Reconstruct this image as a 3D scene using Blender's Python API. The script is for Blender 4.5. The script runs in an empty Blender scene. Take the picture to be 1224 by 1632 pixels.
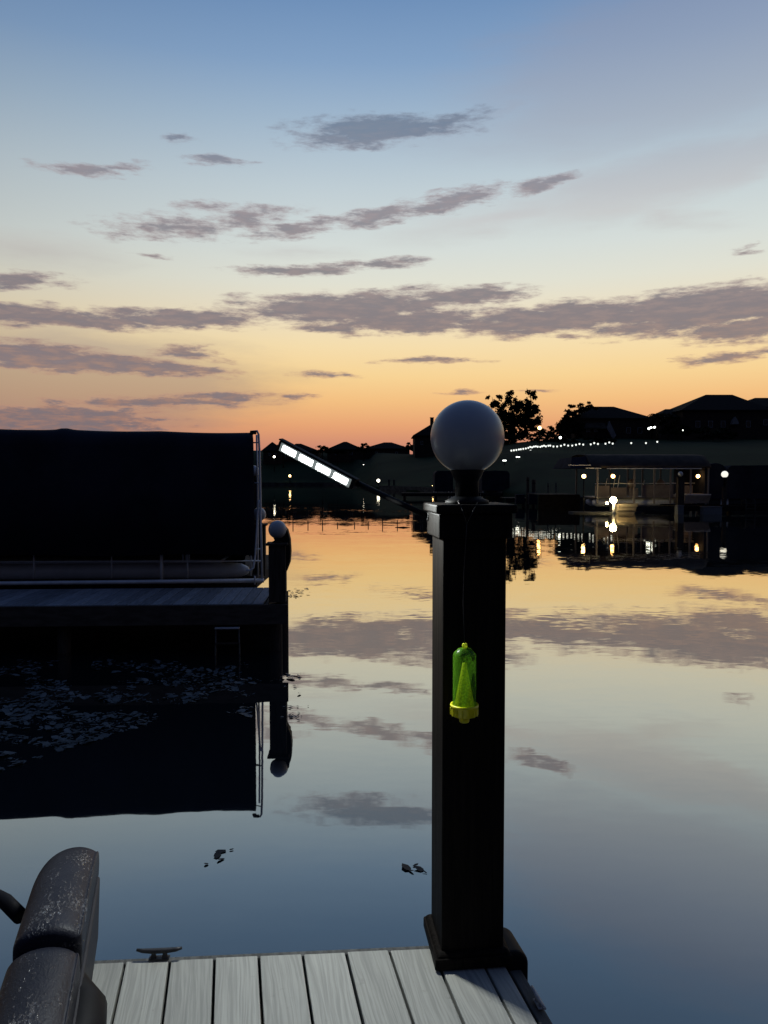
import bpy, bmesh, math, random
from mathutils import Vector, Matrix, noise

R = math.radians
random.seed(7)
scn = bpy.context.scene
COL = scn.collection

# ------------------------------------------------------------------ camera
FPX, CX, CY = 1226.0, 612.0, 816.0
PITCH = R(2.6)
CAM = Vector((0, 0, 2.13))
cd = bpy.data.cameras.new('camera')
cam = bpy.data.objects.new('camera', cd)
COL.objects.link(cam)
cam.location = CAM
cam.rotation_euler = (R(90) - PITCH, 0, 0)
cd.sensor_fit = 'VERTICAL'
cd.sensor_height = 36.0
cd.lens = FPX / 1632 * 36.0
cd.clip_start, cd.clip_end = 0.05, 6000
scn.camera = cam
scn.view_settings.view_transform = 'Standard'
scn.view_settings.look = 'None'
scn.view_settings.exposure = 0.0
scn.view_settings.gamma = 1.0
scn.render.engine = 'CYCLES'
scn.cycles.use_denoising = True
scn.cycles.sample_clamp_indirect = 12
scn.cycles.max_bounces = 8
scn.cycles.caustics_reflective = False
scn.cycles.caustics_refractive = False


def ray(px, py):
    a, b = (px - CX) / FPX, (CY - py) / FPX
    return Vector((a, math.cos(PITCH) + b * math.sin(PITCH), -math.sin(PITCH) + b * math.cos(PITCH)))


def P(px, py, d):
    """world point seen at a photograph pixel, d metres ahead"""
    r = ray(px, py)
    return CAM + r * (d / r.y)


def G(px, py, z):
    """world point seen at a photograph pixel, on the level z"""
    r = ray(px, py)
    return CAM + r * ((z - CAM.z) / r.z)


def X(px, d):
    return (px - CX) / FPX * d


def Z(py, d):
    return P(CX, py, d).z


def lin(c):
    return tuple(((v / 255) / 12.92 if v / 255 <= 0.04045 else ((v / 255 + 0.055) / 1.055) ** 2.4) for v in c) + (1,)


# ------------------------------------------------------------------ sky
world = bpy.data.worlds.new('World')
scn.world = world
world.use_nodes = True
wt = world.node_tree
wt.nodes.clear()


class NT:
    def __init__(s, tree):
        s.t = tree

    def n(s, kind, **kw):
        nd = s.t.nodes.new(kind)
        for k, v in kw.items():
            setattr(nd, k, v)
        return nd

    def link(s, a, b):
        s.t.links.new(a, b)

    def val(s, sock, v):
        if isinstance(v, bpy.types.NodeSocket):
            s.link(v, sock)
        else:
            sock.default_value = v

    def math(s, op, a, b=None, c=None, clamp=False):
        nd = s.n('ShaderNodeMath', operation=op, use_clamp=clamp)
        for i, v in enumerate((a, b, c)):
            if v is not None:
                s.val(nd.inputs[i], v)
        return nd.outputs[0]

    def vmath(s, op, a, b=None):
        nd = s.n('ShaderNodeVectorMath', operation=op)
        s.val(nd.inputs[0], a)
        if b is not None:
            s.val(nd.inputs[1], b)
        return nd.outputs[0]

    def ramp(s, fac, stops, interp='LINEAR'):
        nd = s.n('ShaderNodeValToRGB')
        cr = nd.color_ramp
        cr.interpolation = interp
        while len(cr.elements) < len(stops):
            cr.elements.new(0.5)
        for e, (p, c) in zip(cr.elements, stops):
            e.position = p
            e.color = c if len(c) == 4 else tuple(c) + (1,)
        s.val(nd.inputs[0], fac)
        return nd.outputs[0]

    def mix(s, f, a, b, typ='MIX'):
        nd = s.n('ShaderNodeMix', data_type='RGBA', blend_type=typ)
        s.val(nd.inputs[0], f)
        s.val(nd.inputs[6], a)
        s.val(nd.inputs[7], b)
        return nd.outputs[2]

    def smooth(s, v, lo, hi, to0=0.0, to1=1.0):
        nd = s.n('ShaderNodeMapRange', interpolation_type='SMOOTHSTEP')
        s.val(nd.inputs[0], v)
        for i, q in zip((1, 2, 3, 4), (lo, hi, to0, to1)):
            nd.inputs[i].default_value = q
        return nd.outputs[0]

    def maprange(s, v, lo, hi, to0=0.0, to1=1.0):
        nd = s.n('ShaderNodeMapRange')
        s.val(nd.inputs[0], v)
        for i, q in zip((1, 2, 3, 4), (lo, hi, to0, to1)):
            nd.inputs[i].default_value = q
        return nd.outputs[0]

    def noise(s, vec, scale, detail=4, rough=0.55, dim='3D', out=0):
        nd = s.n('ShaderNodeTexNoise', noise_dimensions=dim)
        s.val(nd.inputs['Vector'], vec)
        nd.inputs['Scale'].default_value = scale
        nd.inputs['Detail'].default_value = detail
        nd.inputs['Roughness'].default_value = rough
        return nd.outputs[out]

    def comb(s, x, y, z):
        nd = s.n('ShaderNodeCombineXYZ')
        for i, v in enumerate((x, y, z)):
            s.val(nd.inputs[i], v)
        return nd.outputs[0]

    def sep(s, v):
        nd = s.n('ShaderNodeSeparateXYZ')
        s.link(v, nd.inputs[0])
        return nd.outputs


w = NT(wt)
tc = w.n('ShaderNodeTexCoord')
dx, dy, dz = w.sep(tc.outputs['Generated'])
DEG = 57.29578
az = w.math('MULTIPLY', w.math('ARCTAN2', dx, dy), DEG)
el = w.math('MULTIPLY', w.math('ARCSINE', dz), DEG)


def el_of(y):
    return math.degrees(math.atan((CY - y) / FPX)) - 2.6


def azel(px, py):
    r = ray(px, py).normalized()
    return math.degrees(math.atan2(r.x, r.y)), math.degrees(math.asin(r.z))


def elpos(e):
    return (e + 5) / 95


WEST = [(-5, (150, 105, 95)), (0.5, (178, 118, 106)), (2.3, (208, 140, 114)), (3.7, (231, 163, 116)), (5.6, (244, 192, 130)),
        (7.4, (248, 212, 150)), (9.6, (246, 222, 174)), (11.9, (236, 224, 196)), (14.0, (225, 225, 211)), (16.2, (214, 221, 217)),
        (20.2, (192, 206, 213)), (24.1, (163, 185, 205)), (27.7, (132, 162, 197)), (31.0, (112, 145, 186)), (45, (84, 112, 158)), (90, (48, 66, 104))]
EAST = [(-5, (24, 27, 36)), (2, (38, 40, 53)), (10, (42, 47, 65)), (25, (44, 55, 82)), (50, (46, 62, 98)), (90, (48, 66, 104))]
elf = w.maprange(el, -5, 90)
west = w.ramp(elf, [(elpos(e), lin(c)) for e, c in WEST])
east = w.ramp(elf, [(elpos(e), lin(c)) for e, c in EAST])
# brightest over the place where the sun went down
hor = w.math('SQRT', w.math('ADD', w.math('MULTIPLY', dx, dx), w.math('MULTIPLY', dy, dy)))
A0 = R(13)
caz = w.math('DIVIDE', w.math('ADD', w.math('MULTIPLY', dx, math.sin(A0)), w.math('MULTIPLY', dy, math.cos(A0))), w.math('MAXIMUM', hor, 1e-4))
gain = w.ramp(w.maprange(caz, -1, 1), [(0, (0, 0, 0)), (0.3, (.04, .04, .04)), (0.55, (.20, .20, .20)), (0.75, (.50, .50, .50)), (0.88, (.77, .77, .77)), (0.975, (.99, .99, .99)), (1, (1, 1, 1))])
base = w.mix(gain, east, west)

# clouds: long flat streaks and broken banks at the heights they hang over the lake
nv = w.comb(w.math('MULTIPLY', az, 0.16), w.math('MULTIPLY', el, 0.75), 0.0)
nv2 = w.comb(w.math('MULTIPLY', az, 0.50), w.math('MULTIPLY', el, 2.0), 3.0)
wc = w.noise(nv, 1.0, 5, 0.6, out=1)
wcx, wcy, wcz = w.sep(wc)
wdx = w.math('MULTIPLY', w.math('SUBTRACT', wcx, 0.5), 7.0)
wdy = w.math('MULTIPLY', w.math('SUBTRACT', wcy, 0.5), 1.6)
cv = w.comb(w.math('ADD', az, wdx), w.math('ADD', el, wdy), 0.0)
detail = w.noise(nv2, 1.0, 9, 0.66)


def blob_field(blobs):
    out = None
    for (bx, by, hw, hh, tilt, s) in blobs:
        a, e = azel(bx, by)
        mp = w.n('ShaderNodeMapping', vector_type='TEXTURE')
        w.link(cv, mp.inputs['Vector'])
        mp.inputs['Location'].default_value = (a, e, 0)
        mp.inputs['Rotation'].default_value = (0, 0, R(tilt))
        mp.inputs['Scale'].default_value = (hw / 21.0, hh / 21.0, 1)
        g = w.n('ShaderNodeTexGradient', gradient_type='SPHERICAL')
        w.link(mp.outputs[0], g.inputs[0])
        v = w.math('MULTIPLY', g.outputs[1], s)
        out = v if out is None else w.math('MAXIMUM', out, v)
    return out


CLOUDS = [
    (600, 208, 190, 28, 3, 1.3), (700, 196, 110, 17, 9, 1.0),
    (125, 268, 85, 13, 2, .95), (205, 266, 50, 12, 0, .75), (340, 256, 75, 12, 1, .85), (284, 217, 40, 8, 0, .6),
    (270, 365, 150, 28, 4, .78), (400, 352, 110, 34, 6, .78), (330, 330, 90, 14, 3, .62),
    (480, 366, 110, 16, 9, .95), (600, 345, 110, 20, 10, 1.0), (720, 322, 110, 20, 10, 1.0), (850, 297, 100, 15, 9, .9),
    (470, 428, 150, 13, 2, .95), (600, 420, 110, 14, 3, .95), (262, 407, 45, 7, 0, .7),
    (20, 447, 110, 15, 4, .95), (1198, 399, 40, 8, 0, .8),
    (60, 501, 230, 20, -2, 1.3), (280, 508, 210, 18, 0, 1.2), (10, 512, 60, 8, 0, .7),
    (560, 490, 270, 34, 3, 1.3), (740, 474, 130, 18, 3, 1.15), (640, 512, 230, 26, 0, 1.25), (890, 508, 260, 32, 2, 1.35),
    (1100, 495, 240, 42, 3, 1.4), (1210, 522, 150, 34, 2, 1.25), (525, 523, 85, 15, -3, 1.0), (905, 535, 60, 9, 0, .7),
    (40, 567, 190, 30, -4, 1.3), (170, 580, 220, 20, -3, 1.25), (290, 591, 130, 12, 0, 1.0), (310, 566, 80, 18, 0, .75),
    (250, 640, 230, 17, 2, 1.0), (360, 632, 120, 13, 3, .95), (462, 630, 50, 8, 0, .8), (50, 668, 260, 30, 0, 1.5),
    (680, 577, 110, 8, 0, .85), (1165, 570, 110, 11, 4, .95), (515, 596, 60, 9, 0, .75), (850, 622, 60, 5, 0, .7), (735, 623, 60, 5, 0, .6),
]
VEIL = [
    (1040, 285, 300, 60, 8, 1.15), (1190, 250, 200, 45, 16, 1.1), (1130, 70, 460, 150, 6, 1.5), (1000, 170, 460, 70, 4, 1.0),
    (40, 610, 460, 110, 0, 1.7), (60, 400, 200, 40, 0, .7), (480, 400, 170, 18, 0, .5), (800, 345, 260, 34, 9, .8), (1060, 345, 160, 26, -10, .7),
    (360, 600, 260, 34, 0, .6), (810, 170, 90, 20, 10, .8),
]
cf = blob_field(CLOUDS)
calpha = w.smooth(w.math('ADD', cf, w.math('MULTIPLY', w.math('SUBTRACT', detail, 0.5), 1.75)), 0.10, 0.74)
calpha = w.math('MULTIPLY', calpha, w.smooth(cf, 0.02, 0.22))
vf = blob_field(VEIL)
valpha = w.math('MULTIPLY', w.smooth(w.math('ADD', vf, w.math('MULTIPLY', w.math('SUBTRACT', wcz, 0.5), 0.5)), 0.05, 0.9), 0.62)
valpha = w.math('MULTIPLY', valpha, w.smooth(vf, 0.01, 0.25))
ccol = w.ramp(elf, [(elpos(0), lin((108, 100, 108))), (elpos(4), lin((112, 106, 114))), (elpos(7), lin((124, 114, 120))), (elpos(11.5), lin((110, 105, 117))),
                    (elpos(15), lin((116, 112, 120))), (elpos(20), lin((126, 122, 132))), (elpos(24), lin((98, 112, 134))), (elpos(40), lin((90, 105, 130)))])
cwarm = w.ramp(elf, [(elpos(0), lin((190, 130, 105))), (elpos(7), lin((190, 150, 128))), (elpos(11.5), lin((164, 142, 142))),
                     (elpos(20), lin((185, 160, 160))), (elpos(25), lin((150, 155, 170)))])
vcol = w.ramp(elf, [(elpos(0), lin((138, 112, 112))), (elpos(7), lin((160, 142, 134))), (elpos(14), lin((182, 176, 172))), (elpos(18), lin((198, 194, 194))), (elpos(22), lin((170, 176, 188))), (elpos(31), lin((132, 144, 172)))])
nv3 = w.comb(w.math('MULTIPLY', az, 0.55), w.math('MULTIPLY', el, 2.6), 9.0)
lump = w.noise(nv3, 1.0, 7, 0.6)
thick = w.smooth(w.math('ADD', calpha, w.math('MULTIPLY', w.math('SUBTRACT', lump, 0.5), 2.0)), 0.45, 1.25)
thin = w.mix(w.maprange(el, 8, 26, .85, .35), ccol, cwarm)
cl_in = w.mix(thick, thin, ccol)
cl_in = w.mix(0.5, cl_in, w.mix(1.0, cl_in, w.ramp(lump, [(0.25, (.62, .62, .66)), (0.75, (1.5, 1.42, 1.38))]), 'MULTIPLY'))
sky = w.mix(valpha, base, vcol)
sky = w.mix(w.math('MULTIPLY', calpha, w.maprange(el, 10, 24, .90, .78)), sky, cl_in)
bg = w.n('ShaderNodeBackground')
w.link(sky, bg.inputs[0])
bg.inputs[1].default_value = 1.0
ow = w.n('ShaderNodeOutputWorld')
w.link(bg.outputs[0], ow.inputs[0])
# the sun has set: the sky alone lights the place, with the lamps that are built below


# ------------------------------------------------------------------ materials
def mat(name, c1, c2=None, rough=0.7, scale=6, stretch=(1, 1, 1), bump=0.0, metal=0.0, detail=5, island=0.0, spec=0.5, coat=0.0, rough2=None):
    m = bpy.data.materials.new(name)
    m.use_nodes = True
    t = NT(m.node_tree)
    p = m.node_tree.nodes['Principled BSDF']
    tcn = t.n('ShaderNodeTexCoord')
    v = t.vmath('MULTIPLY', tcn.outputs['Object'], stretch)
    nz = t.noise(v, scale, detail, 0.6)
    c2 = c2 or tuple(x * 0.7 for x in c1)
    f = t.smooth(nz, 0.32, 0.68)
    col = t.mix(f, tuple(c2) + (1,), tuple(c1) + (1,))
    if island:
        ge = t.n('ShaderNodeNewGeometry')
        k = t.maprange(ge.outputs['Random Per Island'], 0, 1, 1 - island, 1 + island)
        hs = t.n('ShaderNodeHueSaturation')
        t.link(k, hs.inputs['Value'])
        t.link(col, hs.inputs['Color'])
        col = hs.outputs[0]
    t.link(col, p.inputs['Base Color'])
    if rough2 is not None:
        t.link(t.maprange(nz, 0.3, 0.7, rough, rough2), p.inputs['Roughness'])
    else:
        p.inputs['Roughness'].default_value = rough
    p.inputs['Metallic'].default_value = metal
    p.inputs['Specular IOR Level'].default_value = spec
    p.inputs['Coat Weight'].default_value = coat
    if bump:
        b = t.n('ShaderNodeBump')
        b.inputs['Strength'].default_value = bump
        b.inputs['Distance'].default_value = 0.01
        t.link(nz, b.inputs['Height'])
        t.link(b.outputs[0], p.inputs['Normal'])
    return m


def glow(name, color, strength):
    m = bpy.data.materials.new(name)
    m.use_nodes = True
    p = m.node_tree.nodes['Principled BSDF']
    p.inputs['Base Color'].default_value = (.8, .8, .8, 1)
    p.inputs['Emission Color'].default_value = tuple(color) + (1,)
    p.inputs['Emission Strength'].default_value = strength
    p.inputs['Roughness'].default_value = 0.3
    return m


M = dict(
    post=mat('dark_stained_wood', (.0125, .0098, .0080), (.006, .005, .0042), .55, 5, (14, 14, .7), .5, spec=0.05),
    post_far=mat('dark_weathered_wood', (.070, .058, .050), (.036, .030, .026), .7, 6, (6, 6, .8), .2, spec=0.03),
    fascia=mat('weathered_fascia', (.10, .10, .095), (.05, .05, .046), .8, 6, (8, .8, 8), .3),
    far_deck=mat('grey_dock_boards', (.24, .26, .30), (.15, .165, .19), .7, 5, (10, .7, 1), .1, island=.25, spec=0.03),
    far_fascia=mat('dark_dock_fascia', (.095, .078, .066), (.055, .046, .040), .8, 5, (1, 1, 4), .1, spec=0.03),
    black=mat('black_rubber', (.008, .008, .010), (.005, .005, .006), .6, 12, bump=.1, spec=.12),
    metal_black=mat('black_powder_coat', (.010, .010, .011), (.007, .007, .008), .65, 20, spec=.15),
    alu=mat('dull_aluminium', (.75, .77, .80), (.60, .62, .65), .45, 8, metal=.15),
    canvas=mat('navy_canvas', (.024, .027, .042), (.015, .017, .026), .85, 1.2, (1, 1, 1), .25, spec=0.03),
    canvas_grey=mat('grey_canvas', (.078, .060, .050), (.052, .042, .036), .85, 1.5, bump=.2, spec=0.03),
    opal=mat('opal_globe', (.44, .46, .49), (.41, .43, .46), .30, 3, spec=.35),
    vinyl_side=mat('grey_vinyl', (.028, .028, .034), (.02, .02, .025), .55, 9, bump=.15, spec=.2),
    cleat=mat('galvanised_cleat', (.045, .045, .05), (.025, .025, .028), .5, 30, metal=.5),
    cleat_pale=mat('pale_cleat', (.42, .42, .42), (.24, .24, .24), .5, 30),
    wire=mat('thin_wire', (.022, .022, .022), (.015, .015, .015), .5, 30),
    yellow=mat('yellow_plastic', (.78, .72, .015), (.62, .60, .012), .35, 8),
    white_boat=mat('white_gelcoat', (.62, .62, .64), (.52, .52, .54), .4, 2),
    brick=mat('brown_brick', (.05, .036, .03), (.033, .025, .022), .9, 1.2, bump=.2, spec=0.03),
    roof=mat('dark_shingles', (.018, .016, .016), (.011, .010, .010), .9, 1.5, (1, 4, 4), .2, spec=0.03),
    pale=mat('pale_render', (.20, .20, .21), (.14, .14, .15), .8, 1.0),
    glass=mat('dark_window_glass', (.012, .014, .018), (.010, .011, .014), .15, 1.0),
    bark=mat('dark_bark', (.03, .024, .02), (.018, .015, .012), .9, 3, (3, 3, .6), .4, spec=0.03),
    leaves=mat('dark_leaves', (.014, .019, .010), (.008, .011, .006), .7, .6, island=.35, spec=0.03),
    grass=mat('grass_slope', (.016, .031, .016), (.009, .018, .011), .95, .06, detail=8, bump=.4, spec=0.03),
    seawall=mat('pale_bulkhead', (.085, .085, .085), (.04, .04, .04), .8, .8, (1, 1, 3), .2, spec=0.03),
    weed=mat('water_weed', (.060, .070, .080), (.024, .030, .036), .55, 3, island=.5),
    dark_leaf=mat('brown_leaf', (.02, .018, .014), (.012, .01, .008), .7, 8, island=.4),
    timber=mat('pale_hull_timber', (.30, .25, .19), (.20, .16, .12), .7, 3, (.4, 1, 10), .1),
    boxgrey=mat('grey_dock_box', (.13, .14, .15), (.10, .11, .12), .6, 2),
    boatpink=mat('cream_hull', (.17, .15, .15), (.12, .105, .105), .5, 2),
    led=glow('cool_white_led', (.93, 1.0, .98), 7),
    lens=glow('led_halo_glow', (.86, 1.0, .90), .16),  # dim glow added to soften the LED edges and gaps
    tar=mat('dark_tarred_wood', (.022, .019, .017), (.013, .011, .010), .8, 5, spec=.03),
    sola=glow('cool_path_light', (.95, 1.0, .92), 1.35),
    warm=glow('warm_bulb', (1.0, .62, .24), 14),
    amber=glow('amber_bulb', (1.0, .52, .16), 15),
    flood=glow('flood_bulb', (1.0, .78, .36), 75),
    whitelamp=glow('white_bulb', (1.0, .93, .74), 8),
    softglobe=glow('lit_opal_globe', (1.0, .97, .85), 1.0),
    porch=glow('porch_bulb', (.95, 1.0, .9), 5),
)


def deck_material():
    m = bpy.data.materials.new('pale_grey_composite_decking')
    m.use_nodes = True
    t = NT(m.node_tree)
    p = m.node_tree.nodes['Principled BSDF']
    tcn = t.n('ShaderNodeTexCoord')
    ge = t.n('ShaderNodeNewGeometry')
    rnd = ge.outputs['Random Per Island']
    ox = t.comb(t.math('MULTIPLY', rnd, 13.7), t.math('MULTIPLY', rnd, 31.0), 0.0)
    v0 = t.vmath('ADD', tcn.outputs['Object'], ox)
    warp = t.noise(t.vmath('MULTIPLY', v0, (9, 1.3, 1)), 1.0, 3, .5)
    v1 = t.vmath('ADD', t.vmath('MULTIPLY', v0, (150, 3.2, 1)), t.comb(t.math('MULTIPLY', warp, 12.0), 0.0, 0.0))
    grain = t.noise(v1, 1.0, 5, .6)
    fine = t.noise(t.vmath('MULTIPLY', v0, (420, 9, 1)), 1.0, 3, .6)
    blot = t.noise(t.vmath('MULTIPLY', v0, (5, 2.0, 1)), 1.0, 4, .55)
    c = t.mix(t.smooth(grain, .34, .66), (.275, .272, .243, 1), (.392, .388, .345, 1))
    c = t.mix(t.math('MULTIPLY', t.smooth(fine, .45, .75), .35), c, (.24, .25, .235, 1))
    c = t.mix(t.math('MULTIPLY', t.smooth(blot, .5, .75), .3), c, (.33, .33, .30, 1))
    dirt = t.noise(t.vmath('MULTIPLY', v0, (24, 24, 1)), 1.0, 6, .65)
    c = t.mix(t.math('MULTIPLY', t.smooth(dirt, .62, .78), .5), c, (.16, .16, .14, 1))
    hs = t.n('ShaderNodeHueSaturation')
    t.link(t.maprange(rnd, 0, 1, .86, 1.1), hs.inputs['Value'])
    t.link(c, hs.inputs['Color'])
    t.link(hs.outputs[0], p.inputs['Base Color'])
    p.inputs['Roughness'].default_value = .62
    b = t.n('ShaderNodeBump')
    b.inputs['Strength'].default_value = .35
    b.inputs['Distance'].default_value = .002
    t.link(grain, b.inputs['Height'])
    t.link(b.outputs[0], p.inputs['Normal'])
    return m


def water_material():
    m = bpy.data.materials.new('calm_lake_water')
    m.use_nodes = True
    t = NT(m.node_tree)
    m.node_tree.nodes.clear()
    ge = t.n('ShaderNodeNewGeometry')
    pos = ge.outputs['Position']

    def slope(vec, scale, det, amp, seed):
        c = t.noise(t.vmath('ADD', vec, (seed, seed * 1.7, 0)), scale, det, .5, out=1)
        return t.vmath('MULTIPLY', t.vmath('SUBTRACT', c, (.5, .5, .5)), (amp * .28, amp, 0))

    long_ = t.vmath('MULTIPLY', pos, (.35, 1.0, 1.0))
    patch = t.smooth(t.noise(t.vmath('MULTIPLY', pos, (.05, .13, 1)), 1.0, 3, .5), .38, .66, .25, 1.0)
    s1 = slope(long_, .35, 2, .010, 3.1)
    s2 = slope(long_, 1.8, 2, .034, 7.7)
    s3 = slope(long_, 11.0, 2, .050, 12.3)
    _, py_, _ = t.sep(pos)
    open_ = t.smooth(py_, 4.0, 40.0, .36, 1.0)
    rip = t.n('ShaderNodeVectorMath', operation='SCALE')
    t.link(t.vmath('ADD', s2, s3), rip.inputs[0])
    t.link(t.math('MULTIPLY', patch, open_), rip.inputs['Scale'])
    s = t.vmath('ADD', s1, rip.outputs[0])
    nrm = t.vmath('NORMALIZE', t.vmath('ADD', s, (0, 0, 1)))
    dot = t.n('ShaderNodeVectorMath', operation='DOT_PRODUCT')
    t.link(nrm, dot.inputs[0])
    t.link(ge.outputs['Incoming'], dot.inputs[1])
    refl = t.ramp(dot.outputs['Value'], [(0, (.92,) * 3), (.11, (.82,) * 3), (.20, (.72,) * 3), (.31, (.60,) * 3), (.43, (.47,) * 3), (.55, (.31,) * 3), (.7, (.17,) * 3), (1.0, (.06,) * 3)])
    g = t.n('ShaderNodeBsdfGlossy')
    g.inputs['Roughness'].default_value = .015
    g.inputs['Color'].default_value = (1.0, .955, .85, 1)
    t.link(nrm, g.inputs['Normal'])
    d = t.n('ShaderNodeBsdfDiffuse')
    d.inputs['Color'].default_value = (.012, .018, .022, 1)
    mx = t.n('ShaderNodeMixShader')
    t.link(refl, mx.inputs[0])
    t.link(d.outputs[0], mx.inputs[1])
    t.link(g.outputs[0], mx.inputs[2])
    o = t.n('ShaderNodeOutputMaterial')
    t.link(mx.outputs[0], o.inputs[0])
    return m


def trap_material(name, col, alpha):
    """thin tinted plastic: lets part of the light straight through"""
    m = bpy.data.materials.new(name)
    m.use_nodes = True
    t = NT(m.node_tree)
    m.node_tree.nodes.clear()
    d = t.n('ShaderNodeBsdfDiffuse')
    d.inputs[0].default_value = col + (1,)
    tl = t.n('ShaderNodeBsdfTranslucent')
    tl.inputs[0].default_value = col + (1,)
    gl = t.n('ShaderNodeBsdfGlossy')
    gl.inputs[0].default_value = (.6, .6, .6, 1)
    gl.inputs['Roughness'].default_value = .25
    tr = t.n('ShaderNodeBsdfTransparent')
    tr.inputs[0].default_value = (.82, .92, .55, 1)
    tcn = t.n('ShaderNodeTexCoord')
    nz = t.noise(tcn.outputs['Object'], 160, 2, .5)
    a = t.n('ShaderNodeMixShader')
    a.inputs[0].default_value = .45
    t.link(d.outputs[0], a.inputs[1])
    t.link(tl.outputs[0], a.inputs[2])
    b = t.n('ShaderNodeMixShader')
    b.inputs[0].default_value = .06
    t.link(a.outputs[0], b.inputs[1])
    t.link(gl.outputs[0], b.inputs[2])
    c = t.n('ShaderNodeMixShader')
    t.link(t.maprange(nz, .35, .65, max(0, alpha - .15), alpha + .15), c.inputs[0])
    t.link(tr.outputs[0], c.inputs[1])
    t.link(b.outputs[0], c.inputs[2])
    o = t.n('ShaderNodeOutputMaterial')
    t.link(c.outputs[0], o.inputs[0])
    return m


def vinyl_material():
    m = mat('dark_blue_grey_vinyl', (.014, .015, .024), (.008, .009, .016), .5, 9, bump=.12, spec=.3)
    t = NT(m.node_tree)
    p = m.node_tree.nodes['Principled BSDF']
    tcn = t.n('ShaderNodeTexCoord')
    v = t.vmath('MULTIPLY', tcn.outputs['Object'], (1.0, .45, 1.0))
    big = t.noise(v, 16, 3, .6)
    fine = t.noise(v, 150, 3, .65)
    wet = t.smooth(t.math('ADD', t.math('MULTIPLY', big, .55), t.math('MULTIPLY', fine, .6)), .635, .72)
    old = p.inputs['Base Color'].links[0].from_socket
    t.link(t.mix(t.math('MULTIPLY', wet, .42), old, (.16, .165, .18, 1)), p.inputs['Base Color'])  # pale tint paints wet highlights into the vinyl colour
    t.link(t.maprange(wet, 0, 1, .46, .12), p.inputs['Roughness'])
    t.link(t.maprange(wet, 0, 1, .22, .8), p.inputs['Specular IOR Level'])
    b = t.n('ShaderNodeBump')
    b.inputs['Strength'].default_value = .5
    b.inputs['Distance'].default_value = .004
    t.link(t.math('ADD', wet, fine), b.inputs['Height'])
    t.link(b.outputs[0], p.inputs['Normal'])
    return m


M['vinyl'] = vinyl_material()
M['deck'] = deck_material()
M['water'] = water_material()
M['trap_body'] = trap_material('green_tinted_plastic', (.13, .34, .025), .38)
M['trap_cone'] = trap_material('lime_plastic_mesh', (.62, .68, .05), .80)


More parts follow.
